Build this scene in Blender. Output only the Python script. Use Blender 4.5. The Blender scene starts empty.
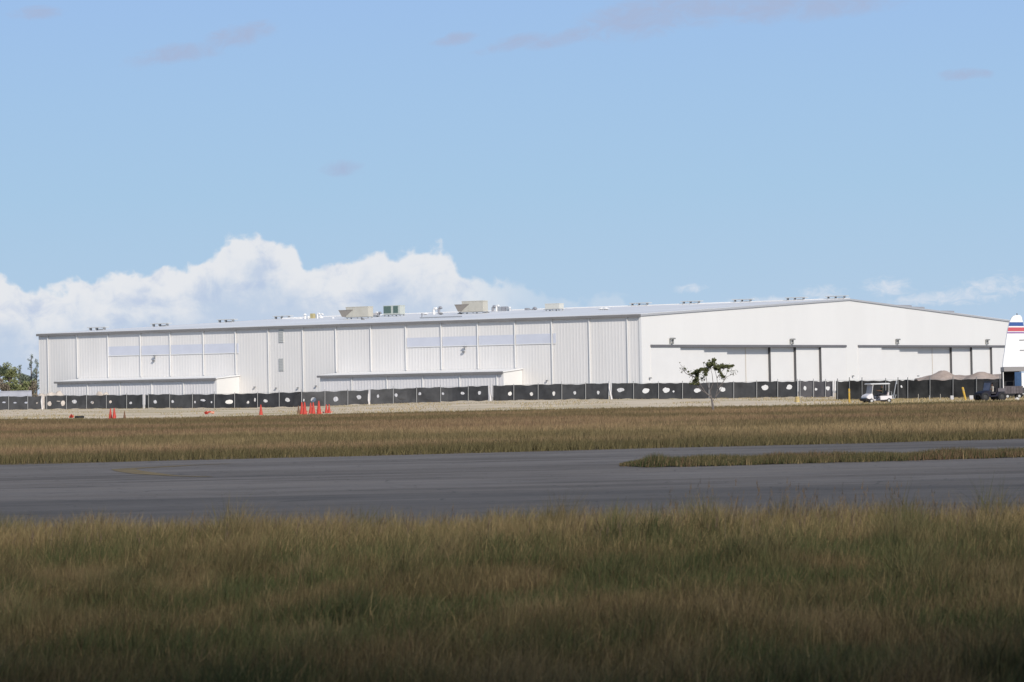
import bpy, bmesh, math, random
import numpy as np
from mathutils import Vector, Matrix
R = math.radians
random.seed(7)
rng = np.random.default_rng(11)
sc = bpy.context.scene
col = sc.collection
F = 3200.0
CAMZ = 1.85

# ------------------------------------------------------------------ camera
ROLL, PITCH = 0.020, 46.0 / F
fwd = Vector((0, math.cos(PITCH), math.sin(PITCH)))
right0 = Vector((1, 0, 0))
up0 = right0.cross(fwd)
right = right0 * math.cos(ROLL) - up0 * math.sin(ROLL)
upv = right0 * math.sin(ROLL) + up0 * math.cos(ROLL)
CAM = Vector((0, 0, CAMZ))
cd = bpy.data.cameras.new("camera")
cam = bpy.data.objects.new("camera", cd)
col.objects.link(cam)
m = Matrix((right, upv, -fwd)).transposed().to_4x4()
m.translation = CAM
cam.matrix_world = m
cd.sensor_width = 36
cd.lens = F / 1024 * 36
cd.clip_start = 0.5
cd.clip_end = 30000
cd.dof.use_dof = True
cd.dof.focus_distance = 420
cd.dof.aperture_fstop = 8.0
sc.camera = cam


def ray(px, py):
    return fwd + right * ((px - 512) / F) - upv * ((py - 341) / F)


def horizon(px):
    return 387 - ROLL * (px - 512)


def at(px, py, Y):
    d = ray(px, py)
    return CAM + d * (Y / d.y)


def gnd(px, py, z=0.0):
    d = ray(px, py)
    return CAM + d * ((z - CAMZ) / d.z)


def gx(px, Y):
    """ground X at image column px for depth Y"""
    p = at(px, horizon(px) + CAMZ * F / Y, Y)
    return p.x


# ------------------------------------------------------------------ sun and sky
AZ, EL = R(25), R(33)
sund = Vector((math.sin(AZ) * math.cos(EL), -math.cos(AZ) * math.cos(EL), math.sin(EL)))
sl = bpy.data.lights.new("sun", 'SUN')
sl.energy = 3.7
sl.angle = R(0.5)
sl.color = (1.0, 0.95, 0.87)
so = bpy.data.objects.new("sun", sl)
col.objects.link(so)
so.rotation_euler = sund.to_track_quat('Z', 'Y').to_euler()

sc.view_settings.view_transform = 'Standard'
sc.view_settings.look = 'None'
sc.view_settings.exposure = 0
sc.view_settings.gamma = 1
sc.view_settings.use_curve_mapping = False
sc.cycles.max_bounces = 4
sc.cycles.diffuse_bounces = 2
sc.cycles.use_denoising = True
sc.cycles.use_adaptive_sampling = True
sc.cycles.adaptive_threshold = 0.012

world = bpy.data.worlds.new("World")
sc.world = world
world.use_nodes = True
world.cycles.sampling_method = 'MANUAL'
world.cycles.sample_map_resolution = 256


class NT:
    """tiny helper to write node maths"""

    def __init__(s, tree):
        s.t = tree
        s.n = tree.nodes
        s.l = tree.links

    def node(s, kind, **kw):
        n = s.n.new(kind)
        for k, v in kw.items():
            setattr(n, k, v)
        return n

    def put(s, sock, v):
        if isinstance(v, bpy.types.NodeSocket):
            s.l.new(v, sock)
        elif isinstance(v, (tuple, list)):
            sock.default_value = tuple(v) + ((1,) if len(v) == 3 and sock.type == 'RGBA' else ())
        else:
            sock.default_value = v

    def m(s, op, *a, clamp=False):
        n = s.n.new('ShaderNodeMath')
        n.operation = op
        n.use_clamp = clamp
        for i, v in enumerate(a):
            s.put(n.inputs[i], v)
        return n.outputs[0]

    def mix(s, f, a, b, blend='MIX'):
        n = s.n.new('ShaderNodeMix')
        n.data_type = 'RGBA'
        n.blend_type = blend
        s.put(n.inputs[0], f)
        s.put(n.inputs[6], a)
        s.put(n.inputs[7], b)
        return n.outputs[2]

    def noise(s, vec, scale, detail=4, rough=0.5, dist=0.0):
        n = s.n.new('ShaderNodeTexNoise')
        if vec is not None:
            s.put(n.inputs['Vector'], vec)
        n.inputs['Scale'].default_value = scale
        n.inputs['Detail'].default_value = detail
        n.inputs['Roughness'].default_value = rough
        n.inputs['Distortion'].default_value = dist
        return n.outputs[0]

    def smooth(s, v, a, b):
        n = s.n.new('ShaderNodeMapRange')
        n.interpolation_type = 'SMOOTHSTEP'
        s.put(n.inputs[0], v)
        n.inputs[1].default_value = a
        n.inputs[2].default_value = b
        return n.outputs[0]

    def scalev(s, vec, sx, sy, sz):
        n = s.n.new('ShaderNodeVectorMath')
        n.operation = 'MULTIPLY'
        s.put(n.inputs[0], vec)
        n.inputs[1].default_value = (sx, sy, sz)
        return n.outputs[0]


def lin(r, g, b):
    f = lambda c: (c / 255 / 12.92) if c / 255 <= 0.04045 else ((c / 255 + 0.055) / 1.055) ** 2.4
    return (f(r), f(g), f(b))


W = NT(world.node_tree)
bgn = W.n['Background']
STR = 0.12
bgn.inputs[1].default_value = STR
sky = W.node('ShaderNodeTexSky', sky_type='NISHITA', sun_disc=False)
sky.sun_elevation = EL
sky.sun_rotation = R(180) - AZ
sky.air_density = 1.0
sky.dust_density = 0.6
sky.ozone_density = 1.5
tc = W.node('ShaderNodeTexCoord')
dirv = tc.outputs['Generated']
sep = W.node('ShaderNodeSeparateXYZ')
W.put(sep.inputs[0], dirv)
dx, dy, dz = sep.outputs
az = W.m('ARCTAN2', dx, dy)                       # azimuth from north
rad = W.m('SQRT', W.m('ADD', W.m('MULTIPLY', dx, dx), W.m('MULTIPLY', dy, dy)))
el = W.m('ARCTAN2', dz, rad)                      # elevation
A = W.m('MULTIPLY', az, F)                        # azimuth in 1/3200 rad
H = W.m('MULTIPLY', el, F)                        # elevation in 1/3200 rad
# clear sky low over the horizon
ramp = W.node('ShaderNodeValToRGB')
W.put(ramp.inputs[0], W.m('DIVIDE', H, 700.0, clamp=True))
cr = ramp.color_ramp
stops = [(0.0, (190, 207, 228)), (0.13, (176, 203, 228)), (0.28, (167, 200, 229)), (0.42, (162, 196, 231)), (0.56, (157, 191, 233)), (1.0, (122, 164, 220))]
cr.elements[0].position, cr.elements[0].color = stops[0][0], lin(*stops[0][1]) + (1,)
cr.elements[1].position, cr.elements[1].color = stops[-1][0], lin(*stops[-1][1]) + (1,)
for p, c in stops[1:-1]:
    e = cr.elements.new(p)
    e.color = lin(*c) + (1,)
K = 1.0 / STR
lowsky = W.mix(1.0, ramp.outputs[0], (K, K, K), 'MULTIPLY')
base = W.mix(W.smooth(H, 500, 1300), lowsky, sky.outputs[0])


def skyc(r, g, b):
    c = lin(r, g, b)
    return (c[0] * K, c[1] * K, c[2] * K)


# cumulus bank: its top as a curve over azimuth
def H_of(px, py):
    return horizon(px) - py


prof = [(-300, 285), (-150, 262), (-40, 280), (10, 281), (45, 292), (85, 282), (130, 270), (165, 268), (190, 254), (215, 238), (245, 235), (278, 246), (305, 266), (332, 266), (355, 252), (385, 245), (418, 248), (440, 262), (480, 281), (540, 287), (620, 297), (700, 320), (860, 330), (1000, 330), (1160, 305), (1300, 290)]
A0, A1 = -812.0, 788.0
fc = W.node('ShaderNodeFloatCurve')
cv = fc.mapping.curves[0]
prof = [(px + (16 if 100 < px < 500 else 0), py) for px, py in prof]
pts = [((px - 512 - A0) / (A1 - A0), H_of(px, py) / 300.0) for px, py in prof]
cv.points[0].location = pts[0]
cv.points[1].location = pts[-1]
for p in pts[1:-1]:
    cv.points.new(*p)
fc.mapping.update()
W.put(fc.inputs['Value'], W.m('DIVIDE', W.m('SUBTRACT', A, A0), A1 - A0, clamp=True))
top = W.m('MULTIPLY', fc.outputs[0], 300.0)
cv3 = W.node('ShaderNodeCombineXYZ')
W.put(cv3.inputs[0], A)
W.put(cv3.inputs[1], H)
cvec = cv3.outputs[0]
n1 = W.noise(cvec, 0.016, 3, 0.5, 0.2)
n1b = W.noise(cvec, 0.032, 6, 0.5, 0.1)
bil = W.m('ABSOLUTE', W.m('SUBTRACT', W.m('MULTIPLY', n1b, 2.0), 1.0))
vor = W.node('ShaderNodeTexVoronoi', feature='SMOOTH_F1')
W.put(vor.inputs['Vector'], cvec)
vor.inputs['Scale'].default_value = 0.05
puff = W.m('SUBTRACT', 0.5, vor.outputs[0])
depth = W.m('ADD', W.m('SUBTRACT', top, H), W.m('ADD', W.m('ADD', W.m('MULTIPLY', W.m('SUBTRACT', n1, 0.5), 36.0), W.m('MULTIPLY', bil, -26.0)), W.m('ADD', W.m('MULTIPLY', puff, 18.0), 0.0)))
bank = W.smooth(depth, -3, 6)
soft = W.noise(cvec, 0.012, 4, 0.5)
bank = W.m('MULTIPLY', bank, W.m('SUBTRACT', 1.0, W.m('MULTIPLY', W.smooth(W.m('ADD', depth, W.m('MULTIPLY', soft, 60.0)), 55, 135), 0.12)))
bank = W.m('MULTIPLY', bank, W.m('SUBTRACT', 1.0, W.m('MULTIPLY', W.smooth(A, -70, 40), 0.75)))
n2 = W.noise(cvec, 0.035, 6, 0.6, 0.3)
body = W.smooth(W.m('ADD', depth, W.m('MULTIPLY', W.m('SUBTRACT', n2, 0.5), 90.0)), 8, 74)
ccol = W.mix(body, skyc(233, 234, 237), skyc(193, 207, 227))
ccol = W.mix(W.m('MULTIPLY', W.smooth(n2, 0.5, 0.75), 0.35), ccol, skyc(178, 193, 222))
base = W.mix(W.m('MULTIPLY', bank, 0.92), base, ccol)


def blob(lst, nscale, amp, c, op, lo=0.0, hi=0.7):
    global base
    acc = None
    for (px, py, rx, ry, tilt) in lst:
        u = W.m('SUBTRACT', A, px - 512.0)
        v = W.m('SUBTRACT', H, H_of(px, py))
        v = W.m('ADD', v, W.m('MULTIPLY', u, -tilt))
        e = W.m('SUBTRACT', 1.0, W.m('ADD', W.m('POWER', W.m('ABSOLUTE', W.m('DIVIDE', u, rx)), 2.0), W.m('POWER', W.m('ABSOLUTE', W.m('DIVIDE', v, ry)), 2.0)))
        acc = e if acc is None else W.m('MAXIMUM', acc, e)
    nz = W.noise(W.scalev(cvec, 1, 1.9, 1), nscale, 7, 0.65, 0.8)
    d = W.m('ADD', acc, W.m('MULTIPLY', W.m('SUBTRACT', nz, 0.55), amp))
    base = W.mix(W.m('MULTIPLY', W.smooth(d, lo, hi), op), base, skyc(*c))


blob([(888, 289, 34, 13, 0.0), (820, 293, 30, 9, 0.0), (692, 289, 24, 6, 0), (990, 290, 58, 16, 0.12), (930, 300, 60, 9, 0), (1090, 285, 70, 22, 0), (770, 301, 60, 6, 0)], 0.055, 3.4, (220, 226, 236), 0.8, -0.1, 1.5)
blob([(252, 286, 34, 9, 0.15), (150, 302, 60, 12, 0), (360, 300, 70, 12, 0), (30, 310, 60, 14, 0)], 0.035, 2.6, (170, 190, 222), 0.6, 0.2, 1.6)
blob([(185, 56, 52, 11, 0.15), (245, 38, 42, 12, 0.2), (45, 18, 30, 7, 0.05), (650, 18, 62, 24, 0.15), (572, 38, 50, 8, 0.25), (780, 8, 100, 18, 0), (348, 169, 24, 9, 0.1), (520, 44, 40, 8, 0.2), (850, 6, 60, 14, 0.0), (700, 10, 60, 18, 0.0), (462, 40, 24, 7, 0.1), (965, 78, 30, 6, 0), (-150, 90, 90, 20, 0), (1200, 60, 90, 20, 0)], 0.03, 3.0, (167, 182, 212), 0.85, -0.5, 1.35)
W.l.new(base, bgn.inputs[0])


# ------------------------------------------------------------------ materials
MATS = {}


def mat(name, c, rough=0.6, metal=0.0, var=0.0, vscale=1.0, spec=0.3, bump=0.0, streak=None):
    if name in MATS:
        return MATS[name]
    M = bpy.data.materials.new(name)
    M.use_nodes = True
    T = NT(M.node_tree)
    b = T.n['Principled BSDF']
    b.inputs['Roughness'].default_value = rough
    b.inputs['Metallic'].default_value = metal
    b.inputs['Specular IOR Level'].default_value = spec
    if var:
        t = T.node('ShaderNodeTexCoord').outputs['Object']
        if streak:
            t = T.scalev(t, *streak)
        f = T.noise(t, vscale, 5, 0.6)
        f = T.m('ADD', 1.0 - var * 0.5, T.m('MULTIPLY', T.smooth(f, 0.3, 0.7), var))
        g = T.node('ShaderNodeCombineXYZ')
        for i in range(3):
            T.put(g.inputs[i], f)
        T.put(b.inputs['Base Color'], T.mix(1.0, c, g.outputs[0], 'MULTIPLY'))
    else:
        b.inputs['Base Color'].default_value = tuple(c) + (1,)
    MATS[name] = M
    return M


white_wall = mat('white_ribbed_metal', (0.76, 0.725, 0.69), 0.55, var=0.06, vscale=0.25, streak=(1, 1, .15))
gable_white = mat('white_panel', (0.755, 0.73, 0.695), 0.55, var=0.035, vscale=0.12, streak=(1, 1, .2))
door_white = mat('door_white', (0.735, 0.71, 0.68), 0.5, var=0.03, vscale=0.3)
trim_white = mat('trim_white', (0.78, 0.76, 0.73), 0.5)
lean_grey = mat('lean_to_panel', (0.72, 0.69, 0.68), 0.6, var=0.05, vscale=0.4)
gutter_grey = mat('gutter_grey', (0.21, 0.20, 0.195), 0.6, var=0.15, vscale=0.3)
header_grey = mat('header_grey', (0.15, 0.145, 0.15), 0.6, var=0.1, vscale=0.5)
dark_grey = mat('dark_grey_matt', (0.10, 0.098, 0.10), 0.8)
roof_metal = mat('roof_metal', (0.80, 0.78, 0.76), 0.5, 0.0, var=0.12, vscale=0.1, streak=(.2, 1, 1))
lav_panel = mat('translucent_strip', (0.62, 0.63, 0.69), 0.4, var=0.06, vscale=0.4)
louver_grey = mat('louver_grey', (0.5, 0.5, 0.48), 0.6)
peach = mat('peach_seam', (0.62, 0.54, 0.44), 0.6)
beige_unit = mat('beige_unit', (0.50, 0.47, 0.40), 0.6, var=0.1, vscale=0.8)
hood_brown = mat('dark_brown_hood', (0.27, 0.24, 0.21), 0.7)  # dark brown colour of the intake hoods
green_louver = mat('green_louver', (0.13, 0.19, 0.165), 0.6)
galv = mat('galvanised', (0.42, 0.43, 0.44), 0.45, 0.3)
pale_post = mat('pale_post', (0.36, 0.355, 0.35), 0.6)
lamp_dark = mat('lamp_housing', (0.2, 0.2, 0.2), 0.6)
dark_hole = mat('black_plastic', (0.02, 0.02, 0.022), 0.6)
screen_mat = mat('screen_fabric', (0.083, 0.083, 0.085), 0.95, var=0.5, vscale=0.5, spec=0.1)
screen_grey = mat('faded_screen_fabric', (0.13, 0.125, 0.13), 0.95, var=0.35, vscale=0.6, spec=0.1)
screen_green = mat('green_black_screen', (0.042, 0.042, 0.042), 0.95, var=0.8, vscale=0.45, spec=0.1)
flap_mat = mat('pale_torn_fabric', (0.8, 0.76, 0.73), 0.9)
cone_mat = mat('orange_plastic', (0.48, 0.055, 0.035), 0.6, var=0.2, vscale=3)
cone_pale = mat('faded_orange_plastic', (0.66, 0.30, 0.20), 0.7, var=0.2, vscale=3)
cone_brown = mat('weathered_brown_plastic', (0.16, 0.085, 0.05), 0.8)
yellow_mat = mat('yellow_paint', (0.56, 0.35, 0.06), 0.5, var=0.2, vscale=3)
yellow_dull = mat('dull_yellow_paint', (0.5, 0.38, 0.17), 0.6, var=0.2, vscale=3)
cart_white = mat('cart_white', (0.72, 0.68, 0.68), 0.35)
cart_grey = mat('cart_grey', (0.34, 0.34, 0.37), 0.4)
tyre_mat = mat('tyre_rubber', (0.025, 0.025, 0.027), 0.85)
rim_mat = mat('wheel_rim', (0.5, 0.5, 0.48), 0.4)
seat_mat = mat('dark_vinyl', (0.05, 0.045, 0.05), 0.6)
shield_mat = mat('tinted_windshield', (0.17, 0.18, 0.24), 0.5, spec=0.3)
navy = mat('navy_body', (0.018, 0.018, 0.030), 0.6, spec=.2)
blue_mat = mat('blue_panel', (0.035, 0.08, 0.17), 0.5, var=0.2, vscale=2)
plane_white = mat('aircraft_white', (0.86, 0.85, 0.84), 0.3)
plane_belly_shade = mat('aircraft_belly_shade', (0.30, 0.28, 0.27), 0.5)
stripe_blue = mat('stripe_blue', lin(62, 92, 152), 0.4)
stripe_red = mat('stripe_red', lin(196, 92, 100), 0.4)
stripe_lilac = mat('stripe_lilac', lin(150, 120, 165), 0.4)
concrete = mat('pale_concrete', (0.46, 0.44, 0.41), 0.85, var=0.2, vscale=0.7)
skin_m = mat('skin', (0.16, 0.085, 0.055), 0.6)
hair_m = mat('dark_hair', (0.02, 0.017, 0.015), 0.8)
shirt_dark = mat('dark_shirt', (0.05, 0.05, 0.035), 0.8)
shirt_pale = mat('pale_shirt', (0.48, 0.44, 0.38), 0.8)
trouser_m = mat('dark_trousers', (0.03, 0.03, 0.04), 0.8)
bark = mat('bark_grey', (0.17, 0.145, 0.13), 0.9, var=0.4, vscale=6)
junk_mat = mat('weathered_board', (0.12, 0.105, 0.11), 0.8, var=0.5, vscale=2)
shade_cloud_mat = mat('shade_cloud_white', (0.9, 0.9, 0.9), 1.0, spec=0.0)


def two_tone(name, c1, c2, scale, rough=0.95, c3=None, stretch=(1, 1, 1), bump=0.0):
    M = bpy.data.materials.new(name)
    M.use_nodes = True
    T = NT(M.node_tree)
    b = T.n['Principled BSDF']
    b.inputs['Roughness'].default_value = rough
    b.inputs['Specular IOR Level'].default_value = 0.15
    g = T.node('ShaderNodeNewGeometry').outputs['Position']
    t = T.scalev(g, *stretch)
    f = T.smooth(T.noise(t, scale, 7, 0.62), 0.38, 0.64)
    c = T.mix(f, c1, c2)
    if c3:
        f2 = T.smooth(T.noise(t, scale * 0.31, 5, 0.6), 0.5, 0.66)
        c = T.mix(T.m('MULTIPLY', f2, 0.8), c, c3)
    fine = T.noise(g, 3.0, 4, 0.7)
    k = T.m('ADD', 0.75, T.m('MULTIPLY', fine, 0.5))
    cc = T.node('ShaderNodeCombineXYZ')
    for i in range(3):
        T.put(cc.inputs[i], k)
    c = T.mix(1.0, c, cc.outputs[0], 'MULTIPLY')
    T.put(b.inputs['Base Color'], c)
    if bump:
        bp = T.node('ShaderNodeBump')
        bp.inputs['Strength'].default_value = bump
        T.put(bp.inputs['Height'], fine)
        T.l.new(bp.outputs[0], b.inputs['Normal'])
    MATS[name] = M
    return M


soil = two_tone('dry_grass_soil', (0.15, 0.108, 0.06), (0.11, 0.085, 0.048), 0.15, stretch=(0.5, 1, 1))
soil_near = two_tone('near_soil', (0.055, 0.045, 0.026), (0.032, 0.030, 0.018), 0.6)
gravel_m = two_tone('pale_gravel', (0.72, 0.59, 0.43), (0.57, 0.46, 0.325), 0.22, c3=(0.42, 0.34, 0.17), stretch=(0.5, 0.5, 1))
apron_m = two_tone('apron_concrete', (0.42, 0.39, 0.35), (0.34, 0.32, 0.29), 0.1)
dirt_red = two_tone('reddish_soil', (0.42, 0.34, 0.29), (0.33, 0.26, 0.22), 0.6, bump=0.4)
dirt_tan = two_tone('tan_soil', (0.58, 0.51, 0.44), (0.46, 0.39, 0.33), 0.9, bump=0.4)


def asphalt():
    M = bpy.data.materials.new('aged_asphalt')
    M.use_nodes = True
    T = NT(M.node_tree)
    b = T.n['Principled BSDF']
    b.inputs['Roughness'].default_value = 0.9
    b.inputs['Specular IOR Level'].default_value = 0.2
    g = T.node('ShaderNodeNewGeometry').outputs['Position']
    rot = T.node('ShaderNodeVectorRotate')
    rot.rotation_type = 'Z_AXIS'
    T.put(rot.inputs['Vector'], g)
    rot.inputs['Angle'].default_value = R(-3)
    g2 = rot.outputs[0]
    lanes = T.noise(T.scalev(g2, 0.075, 0.5, 1), 1.0, 7, 0.66, 0.5)   # long worn streaks along the taxiway
    big = T.noise(T.scalev(g2, 0.05, 0.2, 1), 1.0, 6, 0.65, 0.6)
    fine = T.noise(g, 6.0, 4, 0.7)
    c = T.mix(T.smooth(lanes, 0.36, 0.66), (0.100, 0.086, 0.075), (0.176, 0.153, 0.134))
    c = T.mix(T.m('MULTIPLY', T.smooth(big, 0.42, 0.62), 0.7), c, (0.178, 0.158, 0.143))
    dark = T.smooth(T.noise(T.scalev(g2, 0.09, 0.9, 1), 1.2, 6, 0.62, 0.5), 0.57, 0.70)
    c = T.mix(T.m('MULTIPLY', dark, 0.75), c, (0.050, 0.045, 0.042))
    pale = T.smooth(T.noise(T.scalev(g2, 0.10, 1.8, 1), 0.9, 6, 0.62, 0.4), 0.62, 0.74)
    c = T.mix(T.m('MULTIPLY', pale, 0.5), c, (0.31, 0.28, 0.265))
    # oil and rubber darkened lane towards the near side, broken up by patches
    sy = T.node('ShaderNodeSeparateXYZ')
    T.put(sy.inputs[0], g2)
    patch = T.noise(T.scalev(g2, 0.09, 0.35, 1), 1.0, 6, 0.65, 0.8)
    lane = T.m('SUBTRACT', 1.0, T.smooth(T.m('ADD', sy.outputs[1], T.m('MULTIPLY', T.m('SUBTRACT', patch, 0.5), 34.0)), 50.0, 64.0))
    c = T.mix(T.m('MULTIPLY', lane, 0.62), c, (0.066, 0.060, 0.056))
    blotch = T.smooth(T.noise(T.scalev(g, 0.5, 0.9, 1), 1.0, 6, 0.7), 0.56, 0.70)
    c = T.mix(T.m('MULTIPLY', blotch, 0.45), c, (0.055, 0.050, 0.047))
    weeds = T.smooth(T.noise(T.scalev(g, 0.8, 0.9, 1), 1.7, 5, 0.75), 0.70, 0.76)
    c = T.mix(T.m('MULTIPLY', weeds, 0.5), c, (0.11, 0.09, 0.05))
    vor = T.node('ShaderNodeTexVoronoi', feature='DISTANCE_TO_EDGE')
    wob = T.node('ShaderNodeVectorMath', operation='ADD')
    T.put(wob.inputs[0], T.scalev(g2, 0.13, 0.22, 1))
    nv_ = T.node('ShaderNodeTexNoise')
    T.put(nv_.inputs['Vector'], g)
    nv_.inputs['Scale'].default_value = 0.35
    T.put(wob.inputs[1], T.scalev(nv_.outputs[1], 0.5, 0.5, 0))
    T.put(vor.inputs['Vector'], wob.outputs[0])
    crack = T.m('SUBTRACT', 1.0, T.smooth(vor.outputs[0], 0.0, 0.02))
    c = T.mix(T.m('MULTIPLY', crack, 0.55), c, (0.035, 0.033, 0.03))
    k = T.m('ADD', 0.8, T.m('MULTIPLY', fine, 0.4))
    cc = T.node('ShaderNodeCombineXYZ')
    for i in range(3):
        T.put(cc.inputs[i], k)
    T.put(b.inputs['Base Color'], T.mix(1.0, c, cc.outputs[0], 'MULTIPLY'))
    return M


asphalt_m = asphalt()
paint_m = mat('worn_yellow_marking', (0.165, 0.12, 0.055), 0.9, var=0.5, vscale=0.8)


def leafmat(name):
    M = bpy.data.materials.new(name)
    M.use_nodes = True
    T = NT(M.node_tree)
    b = T.n['Principled BSDF']
    b.inputs['Roughness'].default_value = 0.8
    b.inputs['Specular IOR Level'].default_value = 0.12
    a = T.node('ShaderNodeAttribute', attribute_name='Col')
    T.l.new(a.outputs['Color'], b.inputs['Base Color'])
    return M


blade_m = leafmat('grass_blades')
leaf_m = leafmat('leaves')


# ------------------------------------------------------------------ mesh builder
class MB:
    def __init__(s):
        s.v, s.f, s.mi = [], [], []
        s.cur = 0

    def add(s, vs, fs):
        n = len(s.v)
        s.v += [tuple(v) for v in vs]
        s.f += [tuple(i + n for i in f) for f in fs]
        s.mi += [s.cur] * len(fs)
        return s

    def box(s, x0, x1, y0, y1, z0, z1, M=None):
        vs = [Vector((x, y, z)) for x in (x0, x1) for y in (y0, y1) for z in (z0, z1)]
        if M is not None:
            vs = [M @ v for v in vs]
        return s.add(vs, [(0, 1, 3, 2), (4, 6, 7, 5), (0, 4, 5, 1), (2, 3, 7, 6), (0, 2, 6, 4), (1, 5, 7, 3)])

    def tube(s, pts, rad, seg=8, cap=True):
        pts = [Vector(p) for p in pts]
        if not isinstance(rad, (list, tuple)):
            rad = [rad] * len(pts)
        vs, fs = [], []
        for i, p in enumerate(pts):
            a = pts[max(i - 1, 0)]
            b = pts[min(i + 1, len(pts) - 1)]
            d = (b - a).normalized()
            ref = Vector((0, 0, 1)) if abs(d.z) < 0.9 else Vector((1, 0, 0))
            u = d.cross(ref).normalized()
            w = d.cross(u)
            for k in range(seg):
                t = 2 * math.pi * k / seg
                vs.append(p + (u * math.cos(t) + w * math.sin(t)) * rad[i])
        for i in range(len(pts) - 1):
            for k in range(seg):
                k2 = (k + 1) % seg
                fs.append((i * seg + k, i * seg + k2, (i + 1) * seg + k2, (i + 1) * seg + k))
        if cap:
            fs.append(tuple(range(seg))[::-1])
            fs.append(tuple(range((len(pts) - 1) * seg, len(pts) * seg)))
        return s.add(vs, fs)

    def prism(s, poly, a0, a1, axis='y', inset=0.0):
        """poly of (x, z) pushed along y from a0 to a1; inset rounds the two sides"""
        n = len(poly)
        cx = sum(p[0] for p in poly) / n
        cz = sum(p[1] for p in poly) / n
        rings = []
        if inset:
            e = min(inset, abs(a1 - a0) * 0.3) * (1 if a1 > a0 else -1)
            k = 1 - inset / max(1e-6, max(abs(p[0] - cx) + abs(p[1] - cz) for p in poly))
            rings = [(a0, k), (a0 + e, 1), (a1 - e, 1), (a1, k)]
        else:
            rings = [(a0, 1), (a1, 1)]
        vs = []
        for a, k in rings:
            for x, z in poly:
                X, Z = cx + (x - cx) * k, cz + (z - cz) * k
                vs.append((X, a, Z) if axis == 'y' else (a, X, Z))
        fs = [tuple(range(n)), tuple(range((len(rings) - 1) * n, len(rings) * n))[::-1]]
        for r_ in range(len(rings) - 1):
            for k in range(n):
                fs.append((r_ * n + k, (r_ + 1) * n + k, (r_ + 1) * n + (k + 1) % n, r_ * n + (k + 1) % n))
        return s.add(vs, fs)

    def build(s, name, mats, parent=None, smooth=False, fix=True):
        me = bpy.data.meshes.new(name)
        me.from_pydata(s.v, [], s.f)
        if not isinstance(mats, (list, tuple)):
            mats = [mats]
        for M in mats:
            me.materials.append(M)
        if len(mats) > 1:
            me.polygons.foreach_set('material_index', s.mi)
        if fix:
            bm = bmesh.new()
            bm.from_mesh(me)
            bmesh.ops.recalc_face_normals(bm, faces=bm.faces)
            bm.to_mesh(me)
            bm.free()
        if smooth:
            me.polygons.foreach_set('use_smooth', [True] * len(me.polygons))
        o = bpy.data.objects.new(name, me)
        col.objects.link(o)
        if parent is not None:
            o.parent = parent
        return o


def tag(o, label=None, cat=None, group=None, kind=None):
    if label:
        o['label'] = label
    if cat:
        o['category'] = cat
    if group:
        o['group'] = group
    if kind:
        o['kind'] = kind
    return o


def thing(name, label, cat, loc=(0, 0, 0), rz=0.0, group=None):
    o = bpy.data.objects.new(name, None)
    col.objects.link(o)
    o.location = loc
    o.rotation_euler = (0, 0, rz)
    o.empty_display_size = 0.3
    return tag(o, label, cat, group)


def copy_tree(o, parent=None):
    kids = list(o.children)
    c = o.copy()
    col.objects.link(c)
    c.parent = parent
    for ch in kids:
        copy_tree(ch, c)
    return c


# value noise for numpy
_T = rng.random((257, 257))


def vnoise(x, y):
    xi = np.floor(x).astype(int)
    yi = np.floor(y).astype(int)
    fx = x - xi
    fy = y - yi
    fx = fx * fx * (3 - 2 * fx)
    fy = fy * fy * (3 - 2 * fy)
    g = lambda a, b: _T[a % 256, b % 256]
    return (g(xi, yi) * (1 - fx) + g(xi + 1, yi) * fx) * (1 - fy) + (g(xi, yi + 1) * (1 - fx) + g(xi + 1, yi + 1) * fx) * fy


def fbm(x, y, o=4):
    s = 0
    a = 0.5
    for i in range(o):
        s = s + a * vnoise(x * 2 ** i + 17 * i, y * 2 ** i + 31 * i)
        a *= 0.5
    return s / (1 - 0.5 ** o)


def sstep(a, b, x):
    t = np.clip((x - a) / (b - a), 0, 1)
    return t * t * (3 - 2 * t)


# ------------------------------------------------------------------ terrain
ZF_X = [-400, -60, 0, 100, 200, 300, 400, 500, 600, 700, 800, 900, 1000, 1400]
FEN = [  # image column, top, foot and depth of the screened fence
    (-70, 397.6, 411.2, 476), (0, 396.5, 410.0, 470), (50, 395.6, 409.5, 466), (100, 395, 408.8, 461), (150, 394.4, 408.5, 452), (200, 394, 408.4, 445),
    (250, 393.4, 408.1, 435), (300, 392, 407.4, 425), (350, 390.3, 405.2, 425), (400, 388.4, 403.4, 425), (450, 386.9, 401.9, 422), (500, 385.5, 400.8, 415),
    (550, 384.2, 399.9, 409), (600, 383.5, 399.4, 404), (660, 383.1, 399.3, 398), (700, 382.9, 399.2, 394), (750, 381.9, 397.9, 390), (800, 380.8, 397.2, 385), (836, 380.4, 397.5, 380)]
FEN_R = [(836, 380.6, 400.6, 334), (900, 380, 400.2, 331), (960, 379.3, 399.6, 327), (1024, 378.6, 398.8, 322), (1090, 377.5, 398, 318)]


def interp(tab, x, i):
    return float(np.interp(x, [t[0] for t in tab], [t[i] for t in tab]))


_zx = list(range(-100, 1125, 25))
_zz = []
for x in _zx:
    if x <= 836:
        Y = interp(FEN, x, 3)
        _zz.append(at(x, interp(FEN, x, 2), Y).z)
    else:
        Y = interp(FEN_R, x, 3)
        _zz.append(at(x, interp(FEN_R, x, 2), Y).z)
_zz = np.convolve(np.pad(_zz, 2, mode='edge'), np.ones(5) / 5, 'valid')


def gh(X, Y):
    """height of the ground"""
    px = 512 + F * X / np.maximum(Y, 1.0)
    z = np.interp(px, _zx, _zz)
    return z * sstep(285, 325, Y)


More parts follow.
